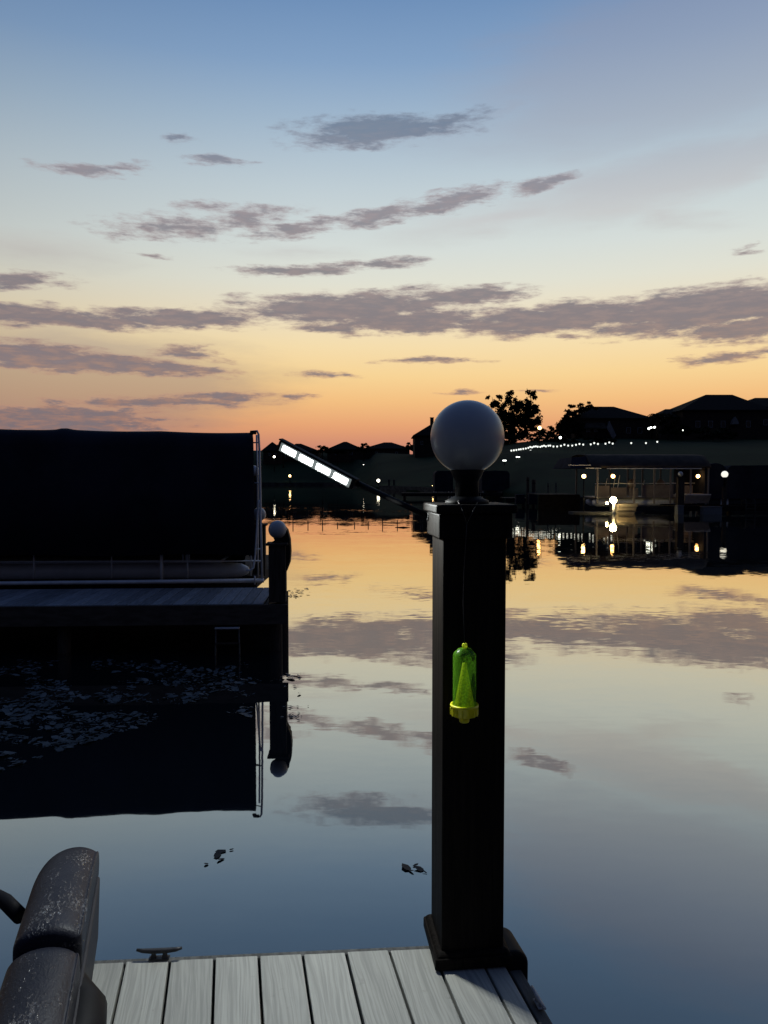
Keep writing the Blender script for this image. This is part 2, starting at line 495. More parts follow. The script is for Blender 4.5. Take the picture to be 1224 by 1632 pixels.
# ------------------------------------------------------------------ mesh helpers
class MB:
    def __init__(s):
        s.bm = bmesh.new()

    def box(s, c, size, rot=None, taper=None):
        hx, hy, hz = (v / 2 for v in size)
        vs = []
        for sz in (-1, 1):
            k = 1 if taper is None or sz < 0 else taper
            for sx, sy in ((-1, -1), (1, -1), (1, 1), (-1, 1)):
                v = Vector((sx * hx * k, sy * hy * k, sz * hz))
                if rot:
                    v = rot @ v
                vs.append(s.bm.verts.new(Vector(c) + v))
        for f in ((3, 2, 1, 0), (4, 5, 6, 7), (0, 1, 5, 4), (1, 2, 6, 5), (2, 3, 7, 6), (3, 0, 4, 7)):
            s.bm.faces.new([vs[i] for i in f])
        return s

    def tube(s, pts, r, seg=8, cap=True):
        pts = [Vector(p) for p in pts]
        rs = r if isinstance(r, (list, tuple)) else [r] * len(pts)
        rings = []
        up = None
        for i, p in enumerate(pts):
            a = pts[max(0, i - 1)]
            b = pts[min(len(pts) - 1, i + 1)]
            d = (b - a).normalized()
            if up is None:
                up = Vector((0, 0, 1)) if abs(d.z) < .9 else Vector((1, 0, 0))
            x = d.cross(up).normalized()
            y = x.cross(d).normalized()
            up = y
            rings.append([s.bm.verts.new(p + (x * math.cos(2 * math.pi * k / seg) + y * math.sin(2 * math.pi * k / seg)) * rs[i]) for k in range(seg)])
        for a, b in zip(rings, rings[1:]):
            for k in range(seg):
                f = s.bm.faces.new((a[k], a[(k + 1) % seg], b[(k + 1) % seg], b[k]))
                f.smooth = True
        if cap:
            s.bm.faces.new(rings[0][::-1])
            s.bm.faces.new(rings[-1])
        return s

    def lathe(s, prof, seg=32, c=(0, 0, 0), smooth=True):
        c = Vector(c)
        rings = []
        for r, z in prof:
            if r < 1e-6:
                rings.append([s.bm.verts.new(c + Vector((0, 0, z)))])
            else:
                rings.append([s.bm.verts.new(c + Vector((r * math.cos(2 * math.pi * k / seg), r * math.sin(2 * math.pi * k / seg), z))) for k in range(seg)])
        for a, b in zip(rings, rings[1:]):
            if len(a) == 1 and len(b) == 1:
                continue
            for k in range(seg):
                k2 = (k + 1) % seg
                if len(a) == 1:
                    f = s.bm.faces.new((a[0], b[k], b[k2])) if False else s.bm.faces.new((a[0], b[k2], b[k]))
                elif len(b) == 1:
                    f = s.bm.faces.new((a[k], a[k2], b[0]))
                else:
                    f = s.bm.faces.new((a[k], a[k2], b[k2], b[k]))
                f.smooth = smooth
        return s

    def sphere(s, c, r, seg=32, lat=18, lo=-90):
        prof = []
        for i in range(lat + 1):
            a = R(lo + (90 - lo) * i / lat)
            prof.append((max(0, r * math.cos(a)) if 0 < i < lat or lo > -90 and i == 0 else 0, r * math.sin(a)))
        return s.lathe(prof, seg, c)

    def loft(s, sections, closed=True, smooth=False, cap=True):
        rings = [[s.bm.verts.new(Vector(p)) for p in sec] for sec in sections]
        n = len(rings[0])
        for a, b in zip(rings, rings[1:]):
            for k in range(n if closed else n - 1):
                f = s.bm.faces.new((a[k], a[(k + 1) % n], b[(k + 1) % n], b[k]))
                f.smooth = smooth
        if cap:
            s.bm.faces.new(rings[0][::-1])
            s.bm.faces.new(rings[-1])
        return s

    def poly(s, pts):
        s.bm.faces.new([s.bm.verts.new(Vector(p)) for p in pts])
        return s

    def slab(s, pts, h):
        """flat polygon pts (x, y, z) with thickness h below"""
        a = [tuple(p) for p in pts]
        b = [(p[0], p[1], p[2] - h) for p in pts]
        return s.loft([b, a])

    def build(s, name, m, parent=None, bevel=0, seg=2, solid=0, fix=True):
        me = bpy.data.meshes.new(name)
        if fix:
            bmesh.ops.recalc_face_normals(s.bm, faces=s.bm.faces)
        s.bm.to_mesh(me)
        s.bm.free()
        me.materials.append(m)
        o = bpy.data.objects.new(name, me)
        COL.objects.link(o)
        if parent:
            o.parent = parent
        if solid:
            md = o.modifiers.new('thick', 'SOLIDIFY')
            md.thickness = solid
            md.offset = 0
        if bevel:
            md = o.modifiers.new('bevel', 'BEVEL')
            md.width = bevel
            md.segments = seg
            md.limit_method = 'ANGLE'
        return o


def thing(name, label, cat, loc=(0, 0, 0), rz=0.0, group=None):
    o = bpy.data.objects.new(name, None)
    o.empty_display_size = .2
    COL.objects.link(o)
    o.location = loc
    o.rotation_euler = (0, 0, rz)
    o['label'], o['category'] = label, cat
    if group:
        o['group'] = group
    return o


def tag(o, label, cat, group=None):
    o['label'], o['category'] = label, cat
    if group:
        o['group'] = group
    return o


def copy_thing(src, loc, rz=0.0, label=None, group=None):
    c = src.copy()
    COL.objects.link(c)
    c.location = loc
    c.rotation_euler = (0, 0, rz)
    if label:
        c['label'] = label
    if group:
        c['group'] = group
    for ch in list(src.children):
        d = ch.copy()
        COL.objects.link(d)
        d.parent = c
        for g in list(ch.children):
            e = g.copy()
            COL.objects.link(e)
            e.parent = d
    return c


def rotz(a):
    return Matrix.Rotation(a, 3, 'Z')


# ------------------------------------------------------------------ the setting: water and shore
b = MB()
b.poly([(-2500, -600, 0), (2500, -600, 0), (2500, 2500, 0), (-2500, 2500, 0)])
wo = b.build('water', M['water'])
wo['kind'] = 'structure'

SHORE = [(-1600, 206), (520, 206), (575, 192), (600, 132), (690, 104), (780, 82), (850, 63), (900, 56), (3200, 50)]
PROF = [(-1600, [(0, .5), (10, 2.4), (48, 10.9), (600, 11.2)]), (540, [(0, .5), (10, 2.4), (48, 10.9), (600, 11.2)]),
        (590, [(0, .5), (20, 2.2), (100, 9.8), (600, 10.4)]), (690, [(0, .5), (20, 1.9), (100, 8.0), (160, 10.0), (600, 10.4)]),
        (815, [(0, .6), (8, 1.4), (38, 5.7), (105, 10.0), (200, 11.5), (600, 11.5)]),
        (900, [(0, .6), (10, 1.2), (60, 6.0), (115, 10.6), (200, 12), (600, 12)]), (3200, [(0, .6), (10, 1.2), (60, 6.0), (115, 10.6), (200, 12), (600, 12)])]


def lerp_table(tab, x):
    if x <= tab[0][0]:
        return tab[0][1]
    for (x0, y0), (x1, y1) in zip(tab, tab[1:]):
        if x <= x1:
            return y0 + (y1 - y0) * (x - x0) / (x1 - x0)
    return tab[-1][1]


def ground_z(px, d):
    t = d - lerp_table(SHORE, px)
    if t < 0:
        return -1.0
    for (x0, p0), (x1, p1) in zip(PROF, PROF[1:]):
        if px <= x1:
            k = max(0, min(1, (px - x0) / (x1 - x0)))
            return lerp_table(p0, t) * (1 - k) + lerp_table(p1, t) * k
    return lerp_table(PROF[-1][1], t)


def site(px, d, dz=0.0):
    return Vector((X(px, d), d, ground_z(px, d) + dz))


b = MB()
TS = [-1.0, 0, 2, 5, 10, 15, 22, 30, 38, 48, 60, 75, 90, 105, 115, 130, 160, 200, 300, 600, 1500]
cols = list(range(-1600, 3201, 40)) + [590, 610, 830, 870]
cols = sorted(set(cols))
grid = []
for px in cols:
    ds = lerp_table(SHORE, px)
    colv = []
    for t in TS:
        d = ds + t
        z = -1.2 if t < 0 else ground_z(px, d + 1e-4)
        q = Vector((X(px, d), d, z))
        if t > 1:
            q.z += .35 * noise.noise(q * .05) + .12 * noise.noise(q * .21)
        colv.append(b.bm.verts.new(q))
    grid.append(colv)
for a, c in zip(grid, grid[1:]):
    for k in range(len(TS) - 1):
        f = b.bm.faces.new((a[k], c[k], c[k + 1], a[k + 1]))
        f.smooth = k > 0
g = b.build('ground', M['grass'])
g['kind'] = 'structure'


def seawall(px0, px1, h, label):
    pts = []
    n = max(2, int((px1 - px0) / 15))
    for i in range(n + 1):
        px = px0 + (px1 - px0) * i / n
        d = lerp_table(SHORE, px) - .35
        pts.append(Vector((X(px, d), d, 0)))
    r = thing('seawall', label, 'seawall', pts[0])
    bb = MB()
    secs = []
    for q in pts:
        q = q - pts[0]
        secs.append([(q.x, q.y - .1, -1), (q.x, q.y - .1, h), (q.x, q.y + .2, h), (q.x, q.y + .2, -1)])
    bb.loft(secs).build('wall', M['seawall'], r)
    bb = MB()
    secs = []
    for q in pts:
        q = q - pts[0]
        secs.append([(q.x, q.y - .22, h + .003), (q.x, q.y - .22, h + .12), (q.x, q.y + .35, h + .12), (q.x, q.y + .35, h + .003)])
    bb.loft(secs).build('cap', M['seawall'], r)


seawall(-300, 560, .55, 'long pale seawall along the far left shore below the houses')
seawall(604, 800, .6, 'low seawall along the middle shore behind the lamp post')
seawall(862, 1500, .6, 'low seawall at the foot of the grassy slope on the right')


# ------------------------------------------------------------------ near dock
DZ = .655
YAW_B, YAW_E = R(11.2), R(4.2)
corner = G(806, 1496, DZ)
dock = thing('dock', 'pale grey plank dock in the foreground under the tall post', 'dock', (corner.x, corner.y, 0), YAW_B)
Rinv = rotz(-YAW_B)


def dl(v):
    return Rinv @ (Vector(v) - Vector((corner.x, corner.y, 0)))


bw = .1335
x_gap = dl(G(707, 1554.7, DZ)).x
xs = [x_gap + k * bw for k in range(-9, 12) if x_gap + k * bw < -.05]
slope = math.tan(YAW_B - YAW_E)
XL = -1.40
NEAR = -2.9
xs = [x for x in xs if x > XL]
edges = [XL] + xs + [-.045]
b = MB()
for x0, x1 in zip(edges, edges[1:]):
    x0 += .004
    x1 -= .004
    if x1 - x0 < .02:
        continue
    j = random.uniform(-.002, .002)
    e = .006
    top = [(x0, NEAR, DZ + j), (x1, NEAR, DZ + j), (x1, -x1 * slope - .03, DZ + j), (x0, -x0 * slope - .03, DZ + j)]
    b.slab(top, .028)
b.build('decking', M['deck'], dock, bevel=.003)
b = MB()
b.slab([(XL, -XL * slope, DZ - .010), (XL, -XL * slope - .026, DZ - .010), (0, -.026, DZ - .010), (0, 0, DZ - .010)], .24)
b.slab([(-.037, NEAR, DZ - .014), (0, NEAR, DZ - .014), (0, -.029, DZ - .014), (-.037, -.029, DZ - .014)], .24)
b.slab([(XL - .03, NEAR, DZ - .012), (XL - .003, NEAR, DZ - .012), (XL - .003, -XL * slope - .03, DZ - .012), (XL - .03, -XL * slope - .03, DZ - .012)], .24)
b.build('fascia', M['fascia'], dock, bevel=.004)
b = MB()
for jx in (-1.2, -.8, -.4, -.1):
    b.box((jx, -1.4, DZ - .13), (.05, 2.6, .18))
b.build('joists', M['post_far'], dock)
for jx, jy in ((-.2, -.3), (-1.2, -.2), (-.2, -2.4), (-1.2, -2.4)):
    MB().lathe([(.11, -2.2), (.11, DZ - .24)], 20, (jx, jy, 0)).build('piling', M['post_far'], dock)

# tall post on the dock
PY = R(6)
fl = P(705, 1240, 2.25)
pw = .19
prot = rotz(PY)
pc = Vector((fl.x, fl.y, 0)) + prot @ Vector((pw / 2, pw / 2, 0))
post = thing('dock_post', 'tall square dark wooden post standing on the foreground dock', 'post', (pc.x, pc.y, DZ + .003), PY)
PH = Z(826, 2.22) - DZ
MB().box((0, 0, PH / 2), (pw, pw, PH)).build('shaft', M['post'], post, bevel=.004)
b = MB()
b.box((0, 0, .018), (pw + .046, pw + .046, .036))
b.box((0, 0, .0432), (pw + .040, pw + .040, .013), taper=.90)
b.build('base_trim', M['post'], post, bevel=.006)
b = MB()
b.box((0, 0, PH - .028), (pw + .030, pw + .030, .074))
b.box((0, 0, PH + .0225), (pw + .052, pw + .052, .026))
b.build('cap', M['post'], post, bevel=.005)
PTOP = DZ + PH + .036


def globe_lamp(loc, rad, neck, label, m=None, group=None, rz=0.0, name='globe_lamp'):
    t = thing(name, label, 'lamp', loc, rz, group)
    k = rad / .108
    bb = MB()
    bb.lathe([(.0, 0), (.064 * k, 0), (.064 * k, .010 * k), (.050 * k, .016 * k), (.040 * k, .022 * k), (0, .022 * k)], 32)
    bb.build('base_plate', M['metal_black'], t)
    bb = MB()
    bb.lathe([(0, .0225 * k), (.034 * k, .0225 * k), (.034 * k, neck - .03 * k), (.036 * k, neck - .028 * k), (.043 * k, neck - .014 * k), (.050 * k, neck + .004 * k), (.048 * k, neck + .009 * k), (0, neck + .009 * k)], 32)
    bb.build('neck', M['metal_black'], t)
    bb = MB()
    bb.sphere((0, 0, neck + rad * .92), rad, 48, 28, lo=-64)
    bb.build('globe', m or M['opal'], t)
    return t


lamp_r = 58.5 / FPX * 2.35
lamp_neck = (Z(697, 2.345) - PTOP) - lamp_r * .92
globe_lamp((pc.x - .004, pc.y, PTOP + .001), lamp_r, lamp_neck, 'large unlit white globe lamp on top of the tall foreground post', rz=PY)

# solar light bar on an arm from the post
root = P(683, 823, 2.43)
arm0 = P(560, 771, 2.60)
tip = P(447, 711, 2.70)
lb = thing('light_bar', 'lit white light bar on a black arm reaching left from the post', 'light bar', root)
u = (tip - arm0).normalized()
L = (tip - arm0).length
nrm = Vector((.02, -1, -.30))
nrm = (nrm - u * nrm.dot(u)).normalized()
vv = nrm.cross(u).normalized()
if vv.z < 0:
    vv = -vv
fr = Matrix((u, -nrm, vv)).transposed()
ctr = (tip + arm0) / 2 - root
b = MB()
b.box(ctr - nrm * .0185, (L + .02, .045, .034), fr)
b.box(ctr + vv * .020 - nrm * .010, (L + .03, .026, .006), fr)
b.build('housing', M['metal_black'], lb, bevel=.003)
MB().box(ctr + nrm * .0048, (L * .985, .003, .0305), fr).build('led_halo', M['lens'], lb, bevel=.0012)  # strip added to imitate glow spilling around the panels
for k in range(4):
    s = (k - 1.5) / 4 * L * .965
    MB().box(ctr + u * s + nrm * .0030, (L * .200, .0095, .0250), fr).build('led_panel', M['led'], lb, bevel=.0045, seg=3)
    # the light each panel throws: it points at the viewer and down on the boards
    ld_ = bpy.data.lights.new('led_light', 'SPOT')
    ld_.energy = 18
    ld_.color = (.95, 1.0, .97)
    ld_.spot_size = R(122)
    ld_.spot_blend = .35
    ld_.shadow_soft_size = 0
    lo_ = bpy.data.objects.new('led_light', ld_)
    COL.objects.link(lo_)
    lo_.parent = lb
    lo_.location = ctr + u * s + nrm * .009
    lo_.rotation_euler = Vector((0, -1, -.8)).to_track_quat('-Z', 'Y').to_euler()
b = MB()
mid = (root + arm0) / 2 + Vector((.0, 0, -.004))
b.tube([Vector((0, 0, 0)), mid - root - nrm * .030, arm0 - root - nrm * .034 + u * .02], [.0085, .0095, .011], 12)
b.build('arm', M['metal_black'], lb)
b = MB()
b.tube([Vector((-.004, 0, 0)), Vector((.05, .002, -.006))], [.014, .014], 14)
b.box((.035, .0, -.012), (.06, .03, .014))
b.build('bracket', M['metal_black'], lb, bevel=.003)

# yellow-green insect trap hanging on the front of the post
tp = P(740, 1132, 2.175)
tr = thing('insect_trap', 'yellow green plastic insect trap hanging on a wire in front of the tall post', 'insect trap', tp)
S = 2.175 / FPX
H1, H2 = (1132 - 1042) * S, (1132 - 1031) * S
b = MB()
rb = 18.6 * S
b.lathe([(rb, .004), (rb, H1), (rb * .93, H1 + .006), (rb * .55, H2 - .001), (.007, H2 + .002)], 40)
b.build('bottle', M['trap_body'], tr)
b = MB()
b.lathe([(.0, H2 + .001), (.0075, H2 + .001), (.0075, H2 + .012), (.006, H2 + .014), (0, H2 + .014)], 16)
b.build('eyelet', M['trap_cone'], tr)
b = MB()
b.lathe([(rb * .92, .006), (.006, 77 * S), (.0, 78 * S)], 32)
b.build('cone', M['trap_cone'], tr)
b = MB()
rf = 22 * S
b.lathe([(0, -.014), (rf * .9, -.014), (rf * .94, -.012), (rf * .97, .010), (rf * 1.04, .012), (rf * 1.04, .018), (rf * .90, .019), (rf * .88, .010), (0, .0095)], 40)
for k in range(14):
    a = k / 14 * 2 * math.pi
    b.box((math.cos(a) * rf * .985, math.sin(a) * rf * .985, -.002), (.004, .004, .020), rotz(a))
b.build('base_cap', M['yellow'], tr)
b = MB()
rn = 8.2 * S
b.lathe([(0, -.034), (rn * .9, -.034), (rn, -.031), (rn * 1.05, -.0145), (0, -.0145)], 24)
b.build('entry_funnel', M['yellow'], tr)
top = Vector((0, 0, H2 + .012))
b = MB()
wpts = [top]
for (px, py, d) in ((738, 960, 2.20), (739, 915, 2.205), (742, 868, 2.205), (744, 835, 2.195)):
    wpts.append(P(px, py, d) - tp)
b.tube(wpts, .0009, 6)
j = wpts[-1]
nk = Vector((pc.x - .004, pc.y, 0))
for (px, py, s) in ((737, 815, -1), (755, 815, 1)):
    e0 = P(px, py - 2, 2.185) - tp
    e1 = P(728 if s < 0 else 764, 795, 2.33) - tp
    e2 = P(726 if s < 0 else 766, 786, 2.34) - tp
    b.tube([j, e0, e1, e2], .0009, 6)
b.build('hanging_wire', M['wire'], tr)

# cleats
def cleat(loc, rz, m, label, k=1.0):
    t = thing('cleat', label, 'cleat', loc, rz)
    bb = MB()
    bb.tube([(-.068 * k, 0, .030 * k), (-.05 * k, 0, .026 * k), (-.02 * k, 0, .024 * k), (.02 * k, 0, .024 * k), (.05 * k, 0, .026 * k), (.068 * k, 0, .030 * k)], [.004 * k, .0065 * k, .008 * k, .008 * k, .0065 * k, .004 * k], 10)
    bb.build('horns', m, t)
    bb = MB()
    for sx in (-.017, .017):
        bb.lathe([(.010 * k, .004), (.007 * k, .012 * k), (.007 * k, .022 * k)], 12, (sx * k, 0, 0))
    bb.box((0, 0, .002), (.062 * k, .022 * k, .004))
    bb.build('base', m, t, bevel=.001)
    return t


c0 = G(257, 1523, DZ)
cleat((c0.x, c0.y - .02, DZ + .004), YAW_E, M['cleat'], 'dark metal cleat on the far edge of the foreground dock')
c1 = G(858, 1601, DZ - .01)
cleat((c1.x, c1.y, DZ - .010), YAW_B + R(90), M['cleat_pale'], 'pale metal cleat on the right edge of the foreground dock', .72)

# rounded bumper on the dock corner behind the post
bp = P(818, 1500, 2.36)
bu = thing('dock_bumper', 'black rounded bumper on the dock corner behind the tall post', 'bumper', (bp.x - .016, bp.y - .03, 0), YAW_B)


def rounded_pad(width, thick, z0, z1, r, n=10):
    """vertical pad, its top rolled over with radius r"""
    prof = [(-thick / 2, z0), (thick / 2, z0)]
    for i in range(n + 1):
        a = R(90 * i / n)
        prof.append((thick / 2 - r + r * math.cos(a), z1 - r + r * math.sin(a)))
    prof.append((-thick / 2, z1))
    return [[(p[0], -width / 2, p[1]) for p in prof], [(p[0], width / 2, p[1]) for p in prof]]


zt = Z(1486, 2.36)
MB().loft(rounded_pad(.14, .072, .06, zt, .045)).build('pad', M['black'], bu, bevel=.012, seg=3)
for zz in (.25, .5):
    MB().lathe([(.012, 0), (.012, .004), (0, .006)], 12, (0, -.073, zz)).build('bolt', M['cleat'], bu)

# ------------------------------------------------------------------ boat with a padded seat at the lower left
BY = R(15.8)
bo = Vector((-.895, 2.35, 0))
boat = thing('boat', 'moored boat with a wet dark vinyl seat back beside the foreground dock', 'boat', bo, BY)
ZS = .985


def pad_section(y, w_, h, drop, left_in):
    """cross-section of the seat roll: tall flat right side, rounded over to the left"""
    pr = [(0.0, -.20), (0.0, -.06), (0.0, -.034), (-.004, -.026)]
    for i in range(0, 13):
        a = R(20 + 160 * i / 12)
        cxx = -w_ * .5
        pr.append((cxx + (w_ * .5 - .006) * math.cos(a) / math.cos(R(20)) * (1 if math.cos(a) > 0 else 1), -.05 + .05 * math.sin(a)))
    pr += [(-w_, -.09), (-w_ * .98, -.20)]
    out = []
    for (x, z) in pr:
        zz = z if z < -.15 else (z + .15) * h - .15
        xx = x if x > -.03 else -.03 + (x + .03) * left_in
        out.append((xx, y, ZS + zz - drop))
    return out


def seat_pad(y0, y1, w_, drop, round_end):
    secs = []
    n = 22
    for i in range(n + 1):
        y = y0 + (y1 - y0) * i / n
        te = max(0, (i / n - (1 - round_end)) / round_end) if round_end else 0
        k = math.sqrt(max(0.0, 1 - te ** 2.2)) if te else 1
        e = min(i, n - i if not round_end else 99)
        k2 = 1 - (.055 if e == 0 else .012 if e == 1 else 0)
        secs.append(pad_section(y, w_, (.52 + .48 * k) * k2, drop, .45 + .55 * k))
    return secs


o = MB().loft(seat_pad(-.47, .09, .165, -.012, .5), smooth=True).build('seat_cushion', M['vinyl'], boat)
md = o.modifiers.new('sub', 'SUBSURF'); md.levels = md.render_levels = 1
o = MB().loft(seat_pad(-1.10, -.478, .17, .012, 0), smooth=True).build('seat_cushion', M['vinyl'], boat)
md = o.modifiers.new('sub', 'SUBSURF'); md.levels = md.render_levels = 1
b = MB()
b.loft([[(-.02, -1.1, .87), (.005, -1.1, .87), (.005, -1.1, .70), (-.02, -1.1, .70)], [(-.02, .03, .87), (.005, .03, .87), (.004, -.06, .72), (-.02, -.06, .72)]])
b.build('side_panel', M['vinyl_side'], boat, bevel=.006)
b = MB()
secs = []
for y, wx in ((-3.2, 1.0), (-1.0, 1.0), (-.55, .9), (-.35, .7)):
    secs.append([(-.05, y, .70), (-.09 - wx, y, .50), (-.12 - wx * .96, y, .25), (-.2 - wx * .8, y, -.2), (-.3, y, -.2), (-.16, y, .25)])
b.loft(secs)
b.build('hull', M['vinyl_side'], boat, bevel=.02)
b = MB()
q0 = P(33, 1461, 2.16)
q1 = P(8, 1436, 2.22)
q2 = P(-60, 1402, 2.36)
bi = rotz(-BY)
b.tube([bi @ (q - bo) for q in (q0, q1, q2)], .0215, 12)
b.build('grab_rail', M['black'], boat)
fd = G(168, 1612, .80)
fe = thing('boat_fender', 'black rounded fender lying between the boat seat and the dock boards', 'fender', (fd.x, fd.y, .80), R(14))
b = MB()
b.tube([(-.07, -.26, 0), (-.065, -.2, .0), (-.05, -.1, .005), (-.055, .0, .01), (-.085, .06, .03), (-.12, .12, .08), (-.14, .15, .12)], [.03, .055, .062, .06, .045, .024, .010], 16)
b.build('body', M['black'], fe)
b = MB()
b.tube([(-.135, .145, .112), (-.142, .155, .122), (-.15, .158, .128)], .008, 8)
b.build('strap', M['black'], fe)

# ------------------------------------------------------------------ left dock across the gap
LY = R(3.0)
lc = P(459, 962, 9.25)
LZ = lc.z
ld = thing('dock', 'dark wooden dock under the navy boat canopy on the left', 'dock', (lc.x, lc.y, 0), LY)
b = MB()
LXR = -.02
x = -.30
while x > -9:
    b.box((x - .067, .70, LZ - .014), (.128, 1.38, .028))
    x -= .136
b.build('decking', M['far_deck'], ld, bevel=.003)
b = MB()
b.box((-4.5, -.02, LZ - .125), (9.0, .04, .235))
b.box((-.26, .72, LZ - .125), (.04, 1.43, .235))
b.box((-4.65, 1.44, .2), (8.76, .03, LZ - .06 + .1))  # back board added to block bright water between the pilings
b.build('fascia', M['far_fascia'], ld)
b = MB()
for yy in (.5, .95, 1.36):
    b.box((-4.75, yy, LZ - .14), (8.9, .05, .2))
b.build('joists', M['far_fascia'], ld)
for xx in (-.16, -2.72, -5.2, -7.6):
    for yy in (.16, 1.2):
        MB().lathe([(.078, -2), (.078, LZ - .03)], 16, (xx, yy, 0)).build('piling', M['post_far'], ld)


def lw(x, y, z):
    return Vector((lc.x, lc.y, 0)) + rotz(LY) @ Vector((x, y, 0)) + Vector((0, 0, z))


def small_post(loc, h, wd, label, group=None):
    t = thing('dock_post', label, 'post', loc, LY, group)
    MB().box((0, 0, h / 2), (wd, wd, h)).build('shaft', M['post_far'], t, bevel=.004)
    bb = MB()
    bb.box((0, 0, h + .017), (wd + .06, wd + .06, .03))
    bb.build('cap', M['post_far'], t, bevel=.006)
    return t


hp = Z(869, 9.42) - LZ
small_post(lw(-.135, .17, LZ + .003), hp, .205, 'short dark wooden post at the corner of the left dock')
gl = globe_lamp(lw(-.135, .17, LZ + hp + .036), .112, .055, 'small white globe lamp on the short corner post of the left dock', rz=LY)
p2 = P(413, 815, 12.7)
small_post(Vector((p2.x, 12.7, .5)), Z(838, 12.7) - .5, .2, 'short dark post behind the right end of the canopy frame')
globe_lamp(Vector((p2.x, 12.7, Z(838, 12.7) + .033)), .112, .055, 'small white globe lamp just behind the canopy frame, beside the corner post')
p3 = P(405, 753, 15.5)
small_post(Vector((p3.x, 15.5, .5)), Z(765, 15.5) - .5, .2, 'taller dark post farthest back behind the canopy frame')
globe_lamp(Vector((p3.x, 15.5, Z(765, 15.5) + .033)), .112, .04, 'half hidden white globe lamp highest behind the canopy frame')
b = MB()
b.box((p2.x - 4.95, 13.9, .46), (10, 3.6, .16))
b.box((p2.x - 4.95, 12.07, .16), (9.96, .05, .84))  # deep skirt added to keep the water under the front dock dark
tag(b.build('dock', M['far_fascia']), 'dark back dock behind the navy boat canopy', 'dock')
# bumper on the corner post
bm_ = thing('dock_bumper', 'black curved bumper on the right side of the left dock corner post', 'bumper', lw(-.032 + .0, .25, 0), LY)
secs = []
for i in range(15):
    a = R(-70 + 160 * i / 14)
prof = [(-.06, Z(915, 9.4)), (.0, Z(913, 9.4)), (.048, Z(897, 9.4)), (.058, Z(880, 9.4)), (.05, Z(860, 9.4)), (.02, Z(845, 9.4)), (-.03, Z(837, 9.4)), (-.10, Z(834, 9.4)), (-.12, Z(845, 9.4)), (-.12, Z(870, 9.4))]
MB().loft([[(p_[0], -.1, p_[1]) for p_ in prof], [(p_[0], .1, p_[1]) for p_ in prof]]).build('pad', M['black'], bm_, bevel=.02, seg=3)

# pale ladder hanging below the left dock
la = thing('ladder', 'pale metal ladder hanging under the front of the left dock', 'ladder', lw(-.72, -.06, 0), LY)
for sx in (-.135, .135):
    MB().tube([(sx, 0, LZ - .27), (sx * 1.15, -.02, -.4)], .010, 8).build('rail', M['fascia'], la)
for zz in (LZ - .275, .14, -.08):
    MB().box((0, -.02, zz), (.29, .05, .014)).build('rung', M['white_boat'] if zz > .2 else M['post_far'], la)

# ------------------------------------------------------------------ boat lift with navy canopy
cy = 1.62
lf = thing('boat_lift', 'navy canvas covered boat lift on a grey tube frame behind the left dock', 'boat lift', lw(0, cy, 0), LY)


def lift_local(px, py, dy=0.0):
    """local x, z of a pixel on the front plane of the lift"""
    nrm_ = rotz(LY) @ Vector((0, 1, 0))
    o_ = lw(0, cy + dy, 0)
    r_ = ray(px, py)
    s_ = (o_ - CAM).dot(nrm_) / r_.dot(nrm_)
    q = rotz(-LY) @ (CAM + r_ * s_ - o_)
    return q.x, q.z


xR, zT = lift_local(404, 687)
_, zB = lift_local(404, 884)
zL = lift_local(0, 680)[1]
n = 110
secs = []
for i in range(n + 1):
    x = xR - 8.5 * i / n
    k = min(1, (i / n) * 8.5 / 3.6)
    sag = .014 * abs(math.sin(i / n * 8.5 / 1.3 * math.pi))
    top = zT + (zL - zT) * k - sag
    top += .022 * sum(math.exp(-((x - q_) / .09) ** 2) for q_ in (-3.25, -4.35, -5.3))
    wob = .03 * noise.noise(Vector((x * 1.3, 0, 2))) + .012 * math.sin(x * 4.1) + .01 * math.sin(x * 9.3 + 1)
    sec = [(x, wob, zB + .012 * math.sin(x * 3)), (x, .0 + wob * .6, zB + (top - zB) * .5), (x, .015, top - .24), (x, .06, top - .12), (x, .16, top - .045), (x, .34, top - .008), (x, .62, top),
           (x, 1.6, top + .02), (x, 2.7, top - .02), (x, 2.95, top - .1), (x, 3.03, top - .3), (x, 3.03, zB)]
    sec = [(q_[0] - .17 * q_[1], q_[1], q_[2]) for q_ in sec]
    sec[-1] = (sec[-1][0], sec[-1][1], zB - .52)  # back side lengthened to block the bright strip under the dock
    secs.append(sec)
o = MB().loft(secs, closed=False, smooth=True, cap=False).build('canopy', M['canvas'], lf, solid=.012)
b = MB()
e = [(p_[0] - .12, p_[1] + (.02 if p_[1] < 1 else -.02), p_[2] - (.02 if p_[2] > zB + .1 else 0)) for p_ in secs[0]]
b.poly(e)
b.build('end_panel', M['canvas'], lf, solid=.008)


def lt(pts, r, name, m='alu', y=0.0):
    bb = MB()
    bb.tube([(lift_local(px, py)[0], yy, lift_local(px, py)[1]) for (px, py, yy) in pts], r, 10)
    return bb.build(name, M[m], lf)


lt([(401, 692, .05), (404, 687, .05), (409, 686.5, .05), (411.5, 692, .05), (413, 720, .05), (415.5, 850, .05), (417.5, 926, .05)], .016, 'frame_upright')
lt([(402.5, 690, .5), (404, 760, .5), (404.5, 880, .5), (405, 926, .5)], .014, 'frame_upright')
lt([(402, 705, .1), (412.5, 705, .06)], .010, 'frame_brace')
lt([(403, 770, .1), (415, 770, .06)], .010, 'frame_brace')
lt([(413, 797, .04), (411, 803, .04), (408.5, 850, .03), (406, 890, .02), (404, 905, .0), (399, 909, .0), (392, 909, .0)], .014, 'hose', 'alu')
lt([(420, 926, .05), (200, 928.5, .05), (-700, 938, .05)], .030, 'base_beam')
lt([(400, 693, .03), (400, 689, .03), (408, 689, .03)], .03, 'roller_end', 'metal_black')
lt([(406, 918, .0), (406, 932, .0)], .012, 'foot_bolt', 'white_boat')

